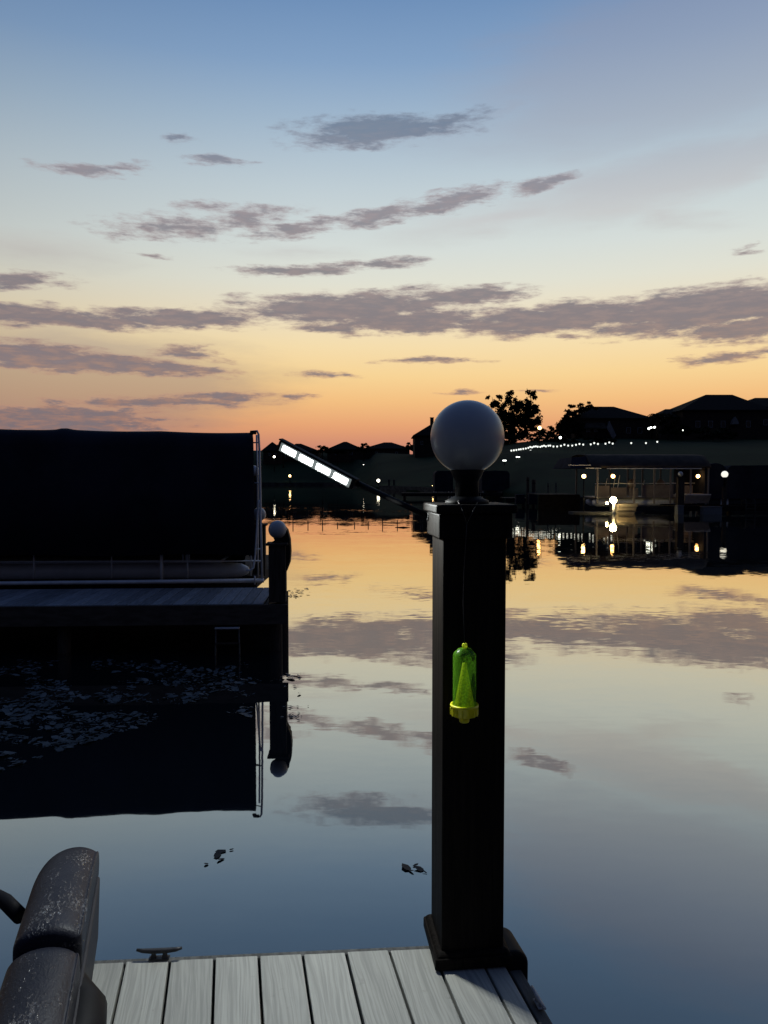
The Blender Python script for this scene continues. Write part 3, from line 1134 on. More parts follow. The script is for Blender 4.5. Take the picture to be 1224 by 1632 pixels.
# railed pontoon boat on that lift
pb = thing('pontoon_boat', 'pontoon boat with thin metal railings under the navy canopy', 'boat', lw(0, cy + .25, 0), LY)


def pl(px, py):
    return lift_local(px, py, .25)


def pt(pts, r, name, m='alu'):
    bb = MB()
    bb.tube([(pl(px, py)[0], yy, pl(px, py)[1]) for (px, py, yy) in pts], r, 8)
    return bb.build(name, M[m], pb)


pt([(416, 894, 0), (200, 894.5, 0), (-600, 898, 0)], .012, 'rail')
pt([(400, 918, 0), (400, 876, 0), (417, 874.5, 0)], .010, 'rail_end')
for px in (54, 178, 299, -80, -220):
    pt([(px, 922, 0), (px, 874, 0)], .011, 'rail_post')
pt([(258, 927, -.02), (258, 875, -.02)], .024, 'gate_post')
pt([(264, 876, 0), (292, 876, 0), (300, 877, 0)], .010, 'gate_rail')
for px in (291, 296, 301):
    pt([(px, 876, .03), (px, 897, .03)], .008, 'gate_bar')
x0 = pl(393, 905)[0]
z0 = pl(393, 911)[1]
b = MB()
prof = [(x0, .012), (x0 - .02, .05), (x0 - .12, .10), (x0 - .4, .125), (x0 - 7, .13)]
b.tube([(q, .35, z0 - .02) for q, _ in prof], [r_ for _, r_ in prof], 18)
b.build('pontoon', M['white_boat'], pb)
b = MB()
b.box((x0 - 3.9, 1.2, z0 + .13), (7.0, 2.0, .05))
b.build('deck', M['white_boat'], pb, bevel=.01)
MB().box((x0 - 3.6, .9, z0 + .28), (1.6, .5, .25)).build('seat', M['canvas_grey'], pb, bevel=.05)
MB().box((x0 - 1.3, 1.1, z0 + .26), (.7, .5, .22)).build('seat', M['canvas_grey'], pb, bevel=.05)
b = MB()
xa, za = pl(367, 882)
b.box((xa, .3, za), (.11, .03, .018))
b.build('bow_light', M['white_boat'], pb, bevel=.004)

# ------------------------------------------------------------------ weeds and leaves on the water
def on_water(px, py, z=.004):
    q = G(px, py, 0)
    return Vector((q.x, q.y, z))


def weed_leaf(bb, c, r, k, tilt=.05):
    a0 = random.uniform(0, 6.28)
    n_ = random.choice((5, 6, 7))
    sx, sy = r * random.uniform(.7, 1.5), r * random.uniform(.45, .9)
    tx, ty = random.uniform(-tilt, tilt), random.uniform(-tilt, tilt)
    vs = []
    ca, sa = math.cos(a0), math.sin(a0)
    for i in range(n_):
        a = 2 * math.pi * i / n_
        rr = random.uniform(.75, 1.15)
        x, y = math.cos(a) * sx * rr, math.sin(a) * sy * rr
        x, y = x * ca - y * sa, x * sa + y * ca
        vs.append(bb.bm.verts.new((c.x + x, c.y + y, max(.002, c.z + k + x * tx + y * ty))))
    bb.bm.faces.new(vs)


b = MB()
cnt = 0
while cnt < 4600:
    px = random.uniform(-260, 480)
    py = random.uniform(1052, 1235)
    lim = 1150 + 78 * max(0, 1 - max(0, px) / 250) if px < 250 else 1150
    if px > 250:
        lim = 1125 + (px - 250) * .12
    den = noise.noise(Vector((px * .012, py * .05, 1.3))) + .35 * noise.noise(Vector((px * .05, py * .2, 7)))
    if py > lim or den < (-.05 if px < 240 and py > 1085 else .12):
        continue
    weed_leaf(b, on_water(px, py), (.006 + .042 * random.random() ** 3), random.uniform(0, .010), .3)
    cnt += 1
for _ in range(45):
    weed_leaf(b, on_water(random.gauss(470, 10), random.uniform(938, 954)), random.uniform(.015, .045), .004, .1)
for _ in range(30):
    weed_leaf(b, on_water(random.gauss(466, 10), random.choice((1095, 1128, 1140, 1146)) + random.uniform(-4, 4)), random.uniform(.008, .022), .004, .1)
wd = b.build('floating_weed', M['weed'], fix=False)
wd['kind'] = 'stuff'
wd['label'] = 'mat of floating water weed in front of the left dock'
proto = None
for (px, py, sz, lab, grp) in [(351, 1358, .030, 'l', 0), (346, 1364, .028, 'l', 0), (351, 1371, .022, 'l', 0), (329, 1378, .016, 'l', 0), (369, 1355, .012, 'l', 0),
                               (648, 1384, .03, 'r', 1), (662, 1380, .022, 'r', 1), (668, 1386, .028, 'r', 1), (655, 1389, .016, 'r', 1), (677, 1391, .014, 'r', 1)]:
    b = MB()
    weed_leaf(b, Vector((0, 0, 0)), sz, .004, .25)
    q = on_water(px, py, .002)
    o = b.build('floating_leaf', M['dark_leaf'], fix=False)
    o.location = q
    tag(o, ('small dark leaf drifting on open water left of the tall post, above the boat seat', 'small dark leaf drifting on the water right against the tall post')[grp], 'leaf', ('drifting leaves in open water', 'drifting leaves beside the post')[grp])

# thin stakes standing in the water of the middle distance
for px in (467, 491, 514, 538, 565, 587, 610, 633, 656):
    q = on_water(px, 838, 0)
    b = MB()
    b.tube([(0, 0, -.5), (random.uniform(-.02, .02), 0, .20 + random.uniform(-.05, .05))], .022, 6)
    o = b.build('stake', M['post_far'])
    o.location = q
    tag(o, 'thin dark stake standing in the water in the row left of the tall post', 'stake', 'row of thin stakes in the water')
b = MB()
b.tube([(-.35, .1, .0), (0, 0, .02), (.3, -.05, .0)], [.015, .03, .012], 8)
o = b.build('driftwood', M['bark'])
o.location = on_water(643, 841, .0)
tag(o, 'dark stick floating on the water at the end of the stake row', 'stick')


# ------------------------------------------------------------------ trees
def leaf_crown(bb, blobs, n, size, rough=.25):
    tot = sum(r[0] * r[2] for _, r in blobs)
    for c, r in blobs:
        m_ = int(n * r[0] * r[2] / tot)
        subs = []
        for _ in range(max(6, m_ // 60)):
            v = Vector((random.gauss(0, 1), random.gauss(0, 1), random.gauss(0, 1))).normalized() * random.uniform(.35, 1.0 + rough)
            subs.append((Vector((v.x * r[0], v.y * r[1], v.z * r[2])), random.uniform(.12, .30)))
        for _ in range(m_):
            sc, sr = random.choice(subs)
            v = Vector((random.gauss(0, 1), random.gauss(0, 1), random.gauss(0, .8))) * .55
            q = Vector(c) + sc + Vector((v.x * r[0] * sr, v.y * r[1] * sr, v.z * r[2] * sr))
            s_ = size * random.uniform(.5, 1.3)
            a = Vector((random.gauss(0, 1), random.gauss(0, 1), random.gauss(0, 1))).normalized()
            t_ = a.orthogonal().normalized()
            t_.rotate(Matrix.Rotation(random.uniform(0, 6.28), 3, a))
            w_ = a.cross(t_)
            bb.bm.faces.new([bb.bm.verts.new(q + t_ * s_), bb.bm.verts.new(q + w_ * s_ * .5), bb.bm.verts.new(q - t_ * s_), bb.bm.verts.new(q - w_ * s_ * .5)])


def tree(name, label, px, d, blobs_px, n, size, trunk_r, trunk_top, lean=0.0, group=None):
    base_ = site(px, d, -.3)
    t = thing(name, label, 'tree', base_, 0, group)
    blobs = []
    for (bx, by, hw, hh) in blobs_px:
        q = P(bx, by, d) - base_
        q.y = random.uniform(-1, 1)
        kx = d / FPX
        blobs.append((q, (hw * kx, hw * kx * .9, hh * kx)))
    ht = P(px, trunk_top, d).z - base_.z
    bb = MB()
    fork = Vector((lean, 0, ht))
    bb.tube([(0, 0, 0), (lean * .3, .1, ht * .35), (lean * .7, 0, ht * .7), fork], [trunk_r * 1.3, trunk_r, trunk_r * .85, trunk_r * .65], 10)
    for c, r_ in blobs:
        q = Vector(c)
        m1 = fork * .5 + q * .5 + Vector((random.uniform(-.3, .3), random.uniform(-.3, .3), -.1 * r_[2]))
        bb.tube([fork * .8 + Vector((0, 0, 0)), m1, q, q + Vector((random.uniform(-.4, .4) * r_[0], 0, r_[2] * .7))], [trunk_r * .5, trunk_r * .35, trunk_r * .2, trunk_r * .05], 7)
    bb.build('trunk', M['bark'], t)
    bb = MB()
    leaf_crown(bb, blobs, n, size)
    bb.build('crown', M['leaves'], t, fix=False)
    return t


TD = 176
tree('broadleaf_tree', 'tall leafy tree rising to the right of the big globe lamp', 818, TD,
     [(838, 652, 21, 26), (815, 650, 18, 24), (797, 652, 17, 20), (786, 640, 15, 12), (832, 682, 26, 22), (802, 684, 28, 22), (846, 640, 12, 14), (775, 660, 12, 18), (824, 668, 30, 24), (844, 664, 16, 20), (808, 700, 40, 14), (845, 700, 22, 12)], 12500, .36, .45, 668)
tree('broadleaf_tree', 'low leafy tree leaning over the left end of the gabled house', 905, TD - 4,
     [(908, 664, 16, 9), (923, 652, 17, 8), (936, 650, 11, 7), (896, 680, 12, 14), (905, 690, 18, 12), (915, 676, 20, 12)], 6500, .34, .3, 676)
for (px, py, hw, hh, d, lab) in [(872, 700, 26, 12, 158, 'broad dark shrub at the foot of the tall tree, behind the path lights'), (872, 687, 12, 9, 172, 'dark shrub between the tall tree and the gabled house'), (1063, 676, 14, 16, 163, 'bushy shrub beside the palm in front of the big house'),
                                 (1085, 686, 12, 9, 160, 'small shrub by the porch lights of the big house'), (905, 703, 16, 8, 150, 'shrub behind the row of path lights under the low tree'),
                                 (950, 701, 26, 6, 150, 'long low shrub in front of the gabled house'), (1135, 690, 34, 8, 155, 'wide low shrub along the front of the big house')]:
    tree('shrub', lab, px, d, [(px, py, hw, hh), (px + hw * .5, py + hh * .4, hw * .6, hh * .7)], int(500 + hw * hh * 4), .30, .1, py + hh * .6)
for (px, d, h, lab) in [(1226, 150, 0, 'dark tree at the right edge beyond the big house')]:
    tree('broadleaf_tree', lab, 1236, 190, [(1240, 632, 16, 14), (1246, 655, 20, 20)], 1800, .4, .3, 650)
tree('broadleaf_tree', 'dark leafy tree behind the left canopy', 330, 240, [(330, 712, 26, 12), (300, 716, 22, 10)], 1500, .5, .35, 720)
tree('broadleaf_tree', 'wispy sapling beside the leftmost small far house', 446, 236, [(446, 708, 4, 7), (443, 713, 4, 5)], 160, .25, .09, 706)

for (px, py, hw, hh, lab) in [(452, 715, 9, 6, 'small round tree between the two leftmost far houses'), (514, 716, 10, 5, 'low round tree in the gap left of the highest far peaked roof'),
                              (580, 714, 9, 6, 'low tree in the gap right of the highest far peaked roof'), (652, 713, 9, 7, 'low tree just left of the chimney house'), (538, 719, 18, 4, 'dark hedge in front of the far peaked house')]:
    tree('tree', lab, px, 227, [(px, py, hw, hh), (px + hw * .7, py + 2, hw * .7, hh * .7), (px - hw * .7, py + 2, hw * .7, hh * .7)], 1300, .34, .16, py + 1)

# palm in front of the big house
pd = 160
pb_ = site(1045, pd, -.2)
pm = thing('palm_tree', 'short palm tree in front of the left end of the big house', 'palm tree', pb_)
hz = Z(662, pd) - pb_.z
MB().tube([(0, 0, 0), (.1, 0, hz * .5), (.15, 0, hz)], [.28, .22, .2], 10).build('trunk', M['bark'], pm)
b = MB()
for k in range(26):
    a = k * 2.4
    up = random.uniform(.1, 1.1)
    ln = random.uniform(1.5, 2.3)
    prev = None
    dirv = Vector((math.cos(a), math.sin(a), 0))
    side = Vector((-math.sin(a), math.cos(a), 0))
    pts = []
    for i in range(7):
        s_ = i / 6
        pts.append(Vector((.15, 0, hz)) + dirv * (ln * s_) + Vector((0, 0, up * 1.7 * s_ - 1.8 * s_ * s_)))
    for i in range(1, 7):
        q = pts[i]
        wl = .55 * (1 - .5 * i / 6)
        for s2 in (-1, 1):
            b.poly([pts[i - 1], q, q + side * s2 * wl + Vector((0, 0, -.28))])
b.build('crown', M['leaves'], pm, fix=False)


# ------------------------------------------------------------------ houses
def house(label, pxl, pxr, pe, pr, ridge, d, depth, wall='brick', chimney=None, windows=(), gables=(), drop=3.0, rz=0.0, door=None, hip=True):
    """walls to eave pixel pe, roof to ridge pixel pr between ridge=(px0, px1)"""
    ze, zr = Z(pe, d), Z(pr, d + (depth / 2 if ridge else 0))
    cxm = X((pxl + pxr) / 2, d)
    gz = ground_z((pxl + pxr) / 2, d)
    t = thing('house', label, 'house', (cxm, d, gz), rz)
    hw = X(pxr, d) - cxm
    ze -= gz
    zr -= gz
    MB().box((0, depth / 2, (ze - drop) / 2), (hw * 2, depth, ze + drop)).build('wall', M[wall], t)
    ov = .45
    r0, r1 = X(ridge[0], d + depth / 2) - cxm, X(ridge[1], d + depth / 2) - cxm
    bb = MB()
    q = [(-hw - ov, -ov, ze + .004), (hw + ov, -ov, ze + .004), (hw + ov, depth + ov, ze + .004), (-hw - ov, depth + ov, ze + .004)]
    lo = [bb.bm.verts.new((x, y, z)) for x, y, z in q]
    hi = [bb.bm.verts.new((x, y, z + .22)) for x, y, z in q]
    a_, c_ = bb.bm.verts.new((r0, depth / 2, zr)), bb.bm.verts.new((r1, depth / 2, zr))
    bb.bm.faces.new(lo[::-1])
    for i in range(4):
        bb.bm.faces.new((lo[i], lo[(i + 1) % 4], hi[(i + 1) % 4], hi[i]))
    bb.bm.faces.new((hi[0], hi[1], c_, a_))
    bb.bm.faces.new((hi[1], hi[2], c_))
    bb.bm.faces.new((hi[2], hi[3], a_, c_))
    bb.bm.faces.new((hi[3], hi[0], a_))
    rf_ = bb.build('roof', M['roof'], t)
    if chimney:
        cx_, ct = X(chimney[0], d + depth / 2) - cxm, Z(chimney[1], d + depth / 2) - gz
        bb = MB()
        bb.box((cx_, depth / 2, (ct + ze) / 2), (.9, .9, ct - ze))
        bb.box((cx_, depth / 2, ct + .055), (1.1, 1.1, .1))
        bb.build('chimney', M['brick'], rf_)
    for (wx, wy, ww, wh, lit) in windows:
        k = d / FPX
        x_, z_ = X(wx, d) - cxm, Z(wy, d) - gz
        f_ = MB()
        fw, fh = ww * k, wh * k
        for sx in (-1, 1):
            f_.box((x_ + sx * (fw / 2 + .05), -.03, z_), (.1, .12, fh + .2))
            f_.box((x_, -.03, z_ + sx * (fh / 2 + .05)), (fw, .12, .1))
        wo_ = f_.build('window', M['pale'], t)
        MB().box((x_, -.006, z_), (fw, .03, fh)).build('pane', M['porch'] if lit else M['glass'], wo_)
    for (gp, m_) in gables:
        pts = [(X(gx, d - 1) - cxm, Z(gy, d - 1) - gz) for gx, gy in gp]
        bb = MB()
        bb.loft([[(p_[0], -1.0, p_[1]) for p_ in pts], [(p_[0], 1.2, p_[1]) for p_ in pts]])
        bb.build('gable', M[m_], t)
    return t


house('leftmost small far house with a pointed roof beside the canopy frame', 420, 448, 719, 704.5, (434, 435), 232, 9, windows=((430, 724, 2, 3, 0), (440, 724, 2, 3, 0)))
house('low far house with a broad hip roof behind the tip of the light bar', 456, 508, 720, 707, (472, 480), 236, 10, windows=((470, 725, 3, 3, 0), (490, 725, 3, 3, 0)))
house('far house with the highest peaked roof between the light bar and stake row', 522, 578, 717.5, 704, (548, 553), 234, 11, windows=((536, 723, 3, 3, 0), (560, 723, 3, 3, 0)))
house('far house with a wide flat roof left of the chimney house', 580, 652, 716, 705, (612, 624), 238, 11, windows=((600, 722, 3, 3, 0), (632, 722, 3, 3, 0)))
house('tall far house with a chimney partly hidden by the big globe lamp', 661, 742, 695, 668, (700, 704), 196, 14, chimney=(688, 666), windows=((672, 706, 3, 5, 0), (730, 706, 3, 5, 0)))
house('far house hidden behind the left canopy, only roof beyond it', 230, 300, 719, 706, (255, 275), 240, 11)
house('gabled house with a pale wall and a roof slope painted sky-lit behind the row of path lights', 916, 1036, 668, 648, (946, 976), 172, 15,
      windows=((936, 684, 5, 8, 0), (948, 684, 5, 8, 0), (1000, 686, 6, 8, 0), (1018, 686, 6, 8, 0)), gables=(([(966, 682), (970, 671), (981, 694), (976, 700)], 'pale'), ([(946, 700), (957, 684), (968, 700)], 'roof'), ([(930, 683), (934, 674), (963, 674), (966, 683)], 'seawall')))  # pale slanted piece: sky light on a roof slope, put into its colour
house('big dark house with a tall hip roof on the right of the hill', 1086, 1224, 655, 629, (1122, 1164), 165, 18,
      windows=((1110, 676, 6, 9, 0), (1130, 676, 6, 9, 0), (1150, 676, 6, 9, 0), (1190, 676, 6, 9, 0), (1217, 673, 5, 8, 0)), gables=(([(1165, 676), (1165.5, 671), (1170, 664), (1175, 673), (1175, 676)], 'pale'),))
house('low wing house joined on the left of the big dark house, behind the palm', 1052, 1094, 666, 652, (1058, 1090), 167, 12, windows=((1072, 680, 4, 6, 0),))
house('dark long house at the right edge with a high straight ridge', 1182, 1290, 650, 634, (1200, 1275), 178, 16)


# ------------------------------------------------------------------ lamps on the shores
def lamp_post(label, px, py, d, rad, m, name='lamp_post', zb=None, cat='lamp', group=None):
    q = P(px, py, d)
    zb = ground_z(px, d) - .2 if zb is None else zb
    t = thing(name, label, cat, (q.x, d, zb), 0, group)
    h = q.z - zb
    bb = MB()
    bb.tube([(0, 0, 0), (0, 0, h - rad)], rad * .35, 8)
    bb.lathe([(rad * .9, h - rad * 1.15), (rad * .9, h - rad * .95), (0, h - rad * .95)], 12)
    bb.build('pole', M['metal_black'], t)
    MB().sphere((0, 0, h), rad, 16, 10).build('bulb', M[m], t)
    return t


def wall_lamp(label, px, py, d, rad, m):
    q = P(px, py, d)
    t = thing('wall_lamp', label, 'lamp', q)
    MB().sphere((0, 0, 0), rad, 14, 10).build('bulb', M[m], t)
    bb = MB()
    bb.box((0, rad * 1.3, 0), (rad * 1.3, rad * .5, rad * 1.6))
    bb.build('bracket', M['metal_black'], t)
    return t


lamp_post('small white lamp under the leftmost far house', 437, 728, 222, .30, 'whitelamp')
lamp_post('lone warm lamp by the far seawall left of the light bar', 462, 758.5, 207.5, .28, 'warm')
lamp_post('tiny faint lamp on the far lawn below the wide roofed house', 580, 741, 214, .22, 'whitelamp')
lamp_post('bright white lamp on the middle shore just under the light bar arm', 603, 766, 133, .26, 'whitelamp', zb=-.3)
lamp_post('tiny warm lamp at the waterline just left of the big globe lamp neck', 690, 774, 104.5, .09, 'warm')
lamp_post('orange lamp glowing low beside the tall tree', 860, 682, 150, .34, 'amber')
lamp_post('white garden lamp standing above the path lights', 893, 697.5, 140, .24, 'porch')
for px, py, lab in ((1034, 683, 'lower left of the clustered white porch lamps beside the palm'), (1037.5, 681.5, 'middle of the clustered white porch lamps beside the palm'), (1043, 681, 'right of the clustered white porch lamps beside the palm'),
                    (1088, 685.5, 'single small porch lamp right of the palm')):
    wall_lamp(lab, px, py, 158, .22 if px < 1080 else .16, 'porch')

# little path lights up the grassy slope
pl_src = None
spots = []
for px, py in [(815, 718), (819, 717.5), (823, 717), (827, 716.2), (830, 715.8), (834, 715.2), (838, 714.6), (842, 713.6), (845, 712.2), (848, 712.8), (851, 711.6), (854, 711.2), (857, 711.8), (861, 712), (864, 711), (867, 710.2), (870, 711.2), (874, 710.2),
               (877, 710), (882, 711.4), (888, 711.4), (894, 710.4), (899.5, 708.6), (905.5, 710), (912, 710), (918, 708.8), (923.5, 707.4), (929.5, 708.4), (941.5, 708), (947, 706), (953, 707.4), (965, 707), (971, 705), (976.5, 706.8)]:
    spots.append((px, py, 'small white path light in the close row across the grassy slope', 'path lights in a row on the slope'))
for px, py in [(845.5, 718), (847.5, 721.3), (849, 720.2)]:
    spots.append((px, py, 'small white path light in the little cluster just below the row', 'path lights clustered below the row'))
spots += [(1006, 706, 'first lone path light right of the close row on the slope', None), (1029.5, 706, 'lone path light on the slope under the porch lamps', None), (1047.5, 704, 'last lone path light on the slope under the palm', None)]
for px, py, lab, grp in spots:
    d = 117 + random.uniform(-1.5, 1.5)
    if px > 1000:
        d = 120
    q = P(px, py, d)
    gz = ground_z(px, d)
    if pl_src is None:
        pl_src = thing('path_light', lab, 'path light', (q.x, d, q.z), 0, grp)
        bb = MB()
        bb.tube([(0, 0, -1.6), (0, 0, -.16)], .025, 6)
        bb.lathe([(.16, .10), (.10, .15), (0, .17)], 12)
        bb.build('stake', M['metal_black'], pl_src)
        MB().lathe([(0, -.15), (.09, -.14), (.12, -.03), (.12, .07), (.10, .0995), (0, .0995)], 12).build('lens', M['sola'], pl_src)
        cur = pl_src
    else:
        cur = copy_thing(pl_src, (q.x, d, q.z), 0, lab, grp)
        if grp is None and 'group' in cur.keys():
            del cur['group']
for px, py, lab in ((825.5, 728.4, 'upper of two flat white lights low on the slope right of the globe'), (804, 734, 'lower of two flat white lights low on the slope beside the globe')):
    q = P(px, py, 100)
    t = thing('ground_light', lab, 'ground light', q)
    MB().box((0, 0, 0), (.48, .10, .13)).build('lens', M['porch'], t, bevel=.03)
    b = MB()
    b.box((0, .06, -.5), (.10, .06, 1.1))
    b.build('stand', M['metal_black'], t)

# ------------------------------------------------------------------ middle shore docks
def low_dock(label, px0, px1, d, depth, zt_, name='dock', m='tar', skirt=.28):
    x0_, x1_ = X(px0, d), X(px1, d)
    t = thing(name, label, 'dock', ((x0_ + x1_) / 2, d, 0))
    wd_ = x1_ - x0_
    bb = MB()
    y = 0
    n_ = max(3, int(wd_ / .3))
    for i in range(n_):
        bb.box((-wd_ / 2 + wd_ * (i + .5) / n_, depth / 2, zt_ - .02), (wd_ / n_ - .02, depth, .04))
    bb.build('decking', M[m], t)
    bb = MB()
    bb.box((0, -.03, zt_ - .03 - skirt / 2), (wd_, .06, skirt))
    bb.build('fascia', M['tar'], t)
    for i in range(max(2, int(wd_ / 3) + 1)):
        xx = -wd_ / 2 + .3 + (wd_ - .6) * i / max(1, int(wd_ / 3))
        MB().lathe([(.13, -1.5), (.13, zt_ - .045)], 10, (xx, .35, 0)).build('piling', M['post_far'], t)
    return t


def covered_lift(label, px0, px1, pyt, pyb, d, depth, m='canvas'):
    x0_, x1_ = X(px0, d), X(px1, d)
    c_ = (x0_ + x1_) / 2
    t = thing('boat_lift', label, 'boat lift', (c_, d, 0))
    w_ = (x1_ - x0_) / 2
    z0_, z1_ = Z(pyb, d), Z(pyt, d)
    prof = [(-w_, z0_), (-w_, z1_ - .5)]
    for i in range(9):
        a = R(180 - 180 * i / 8)
        prof.append((math.cos(a) * (w_ if w_ < .9 else (w_ - .45) + .45 * abs(math.cos(a))) if w_ < .9 else math.copysign(w_ - .45 + .45 * abs(math.cos(a)), math.cos(a)) if abs(math.cos(a)) > .01 else 0, z1_ - .45 + .45 * math.sin(a)))
    prof += [(w_, z1_ - .5), (w_, z0_)]
    MB().loft([[(p_[0], 0, p_[1]) for p_ in prof], [(p_[0], depth, p_[1]) for p_ in prof]], smooth=False).build('cover', M[m], t)
    for sx in (-1, 1):
        for yy in (.2, depth - .2):
            MB().lathe([(.06, -1), (.06, z0_ - .003)], 8, (sx * (w_ - .15), yy, 0)).build('leg', M['alu'], t)
    return t


covered_lift('dark covered boat lift on the shore seen left of the globe lamp neck', 693, 722, 750, 783, 84, 4)
covered_lift('dark covered boat lift on the shore seen right of the globe lamp neck', 768, 812, 750, 782, 78, 5)
low_dock('low dark dock on the middle shore behind the globe lamp neck', 640, 800, 76, 3, .55)
low_dock('long dark dock between the tall post and the lit boat shelter', 858, 924, 50, 4, 1.0, skirt=1.1)
low_dock('low dark dock just right of the tall post cap', 806, 842, 58, 3, .55)
for (px, pt_, pb2, wpx, lab) in [(829.5, 788, 803, 14, 'dark square dock box near the tall post cap, nearest it'), (850, 785, 804, 13, 'taller dark square dock box at the left end of the long dark dock')]:
    d = 55
    q = P(px, pb2, d)
    t = thing('dock_box', lab, 'dock box', (q.x, d, q.z))
    h = Z(pt_, d) - q.z
    wd_ = wpx * d / FPX
    MB().box((0, .3, h * .42), (wd_, .6, h * .84)).build('body', M['canvas'], t, bevel=.03)
    MB().box((0, .3, h * .92), (wd_ * 1.06, .66, h * .14)).build('lid', M['canvas'], t, bevel=.03)
for (px, t_, b_, r_, m_, lab) in [(841, 760, 784, .11, 'post_far', 'left of two dark mooring pilings right of the globe neck'), (850.5, 764, 786, .14, 'post_far', 'thicker right one of two dark mooring pilings right of the globe neck'),
                                  (873.5, 769, 790, .05, 'seawall', 'left of two thin pale poles behind the long dark dock'), (886, 769, 790, .05, 'seawall', 'right of two thin pale poles behind the long dark dock'),
                                  (620, 764, 782, .16, 'post_far', 'left of two dark pilings beside the bright shore lamp'), (628, 764, 782, .16, 'post_far', 'right of two dark pilings beside the bright shore lamp')]:
    d = 56 if px > 700 else 128
    q = P(px, b_, d)
    t = thing('piling', lab, 'piling', (q.x, d, -.5))
    MB().lathe([(r_, 0), (r_, Z(t_, d) + .5 - .08), (r_ * .8, Z(t_, d) + .5), (0, Z(t_, d) + .5)], 10).build('shaft', M[m_], t)
    MB().lathe([(r_ * 1.12, Z(t_, d) + .20), (r_ * 1.12, Z(t_, d) + .26)], 10).build('band', M['metal_black'], t)

# ------------------------------------------------------------------ lit boat shelter on the right
SD = 46.0
sx0, sx1 = X(940, SD), X(1133, SD)
sc_ = (sx0 + sx1) / 2
sh = thing('boat_shelter', 'lit boat shelter with a long grey canvas roof on pale posts', 'boat shelter', (sc_, SD, 0))
hw = (sx1 - sx0) / 2
zb_, ztp = Z(745.5, SD), Z(726, SD + 1)
secs = []
for i in range(25):
    x = -hw + 2 * hw * i / 24
    e = min(1, min(i, 24 - i) / 1.5)
    s_ = .012 * math.sin(i * math.pi / 3)
    secs.append([(x, 0, zb_ + .10 * 0), (x, .02, zb_ + .12), (x, .55, zb_ + (ztp - zb_) * .62 + s_), (x, 1.0, ztp * 1.0 - .03 + s_), (x, 1.5, ztp + .04 + s_), (x, 3.0, ztp + .12), (x, 4.5, ztp + .04), (x, 5.3, zb_ + .4), (x, 5.6, zb_)])
MB().loft(secs, closed=False, smooth=True, cap=False).build('roof', M['canvas_grey'], sh, solid=.02)
b = MB()
xa, xb = X(905, SD) - sc_, X(941, SD) - sc_
b.loft([[(xa + .2, .3, zb_ - .02), (xa + .45, .9, ztp - .12), (xa + .5, 4.5, ztp - .12), (xa + .2, 5.3, zb_ - .02)], [(xb + .05, .1, zb_ - .02), (xb + .05, 1.0, ztp - .04), (xb + .05, 4.5, ztp - .02), (xb + .05, 5.4, zb_ - .02)]])
b.build('end_awning', M['canvas'], sh)
b = MB()
b.box(((xa + xb) / 2, -.05, Z(741.5, SD)), (xb - xa, .06, .05))
b.box((X(945, SD) - sc_, -.06, zb_ - .03), (.9, .06, .05))
b.box((.2, -.03, zb_ - .045), (2 * hw - 1.6, .05, .05))
b.build('eave_beam', M['white_boat'], sh)
zdk = Z(802, SD)
for px in (953, 1012, 1044, 1070, 1102, 1130):
    x = X(px, SD) - sc_
    for yy in (.15, 5.2):
        MB().box((x, yy, (zb_ + .3) / 2 + .2), (.09, .09, zb_ - .34)).build('post', M['boatpink'], sh)
for yy in (.0, 5.1):
    pass
b = MB()
b.box((.5, 4.9, .62), (2 * hw - 1, .9, .12))
b.build('walkway', M['far_fascia'], sh)

# the lamps of the shelter
lamp_post('warm white lamp on a thin pole at the left end of the boat shelter', 930.5, 759, 45.6, .115, 'warm', zb=-.6)
wall_lamp('amber lamp hanging under the left half of the shelter roof', 977, 759, 46.6, .115, 'amber')
wall_lamp('star bright amber lamp at the right end of the shelter', 1112.5, 759, 46.6, .11, 'amber')
fl_ = wall_lamp('very bright flood lamp low over the water below the shelter', 977.5, 797, 44.4, .19, 'flood')
b = MB()
b.tube([(.05, .05, -Z(797, 44.4) - .3), (.05, .05, -.2)], .07, 10)
b.build('stand', M['white_boat'], fl_)
wall_lamp('small side lamp just left of the bright flood lamp', 967.5, 802, 44.4, .07, 'flood')

# lit boat at the flood lamp
bl = thing('workboat', 'small flat boat with its side lit yellow beside the flood lamp', 'boat', (X(999, 45.0), 45.0, 0))
k = 45.0 / FPX
b = MB()
x0_, x1_ = -16 * k, 17 * k
zt_ = Z(803, 45)
b.loft([[(x0_, -.1, -.1), (x0_, 1.3, -.1), (x0_, 1.45, zt_), (x0_, -.2, zt_)], [(x1_ - .25, -.1, -.1), (x1_ - .25, 1.3, -.1), (x1_, 1.45, zt_ + .02), (x1_, -.2, zt_ + .02)]])
b.build('hull', M['timber'], bl)
b = MB()
for zz in (zt_ * .35, zt_ * .7):
    b.box(((x0_ + x1_) / 2 - .1, -.2 + .03, zz), (x1_ - x0_ - .3, .05, .03))
b.build('rub_rail', M['timber'], bl)
# floating platform whose pale edge lies along the water
fp = thing('floating_platform', 'low floating platform with a pale edge in front of the shelter', 'platform', (X(978, 44.0), 44.0, 0))
b = MB()
b.box((0, 1.0 + .6, .03), (115 * 44 / FPX, 1.2, .10))
b.build('deck', M['seawall'], fp)

# pontoon boat in the shelter
pb3 = thing('pontoon_boat', 'cream pontoon boat with seats parked under the grey shelter roof', 'boat', (X(1020, 47.0), 47.0, 0))
k = 47.0 / FPX


def SX(px):
    return X(px, 47.0) - X(1020, 47.0)


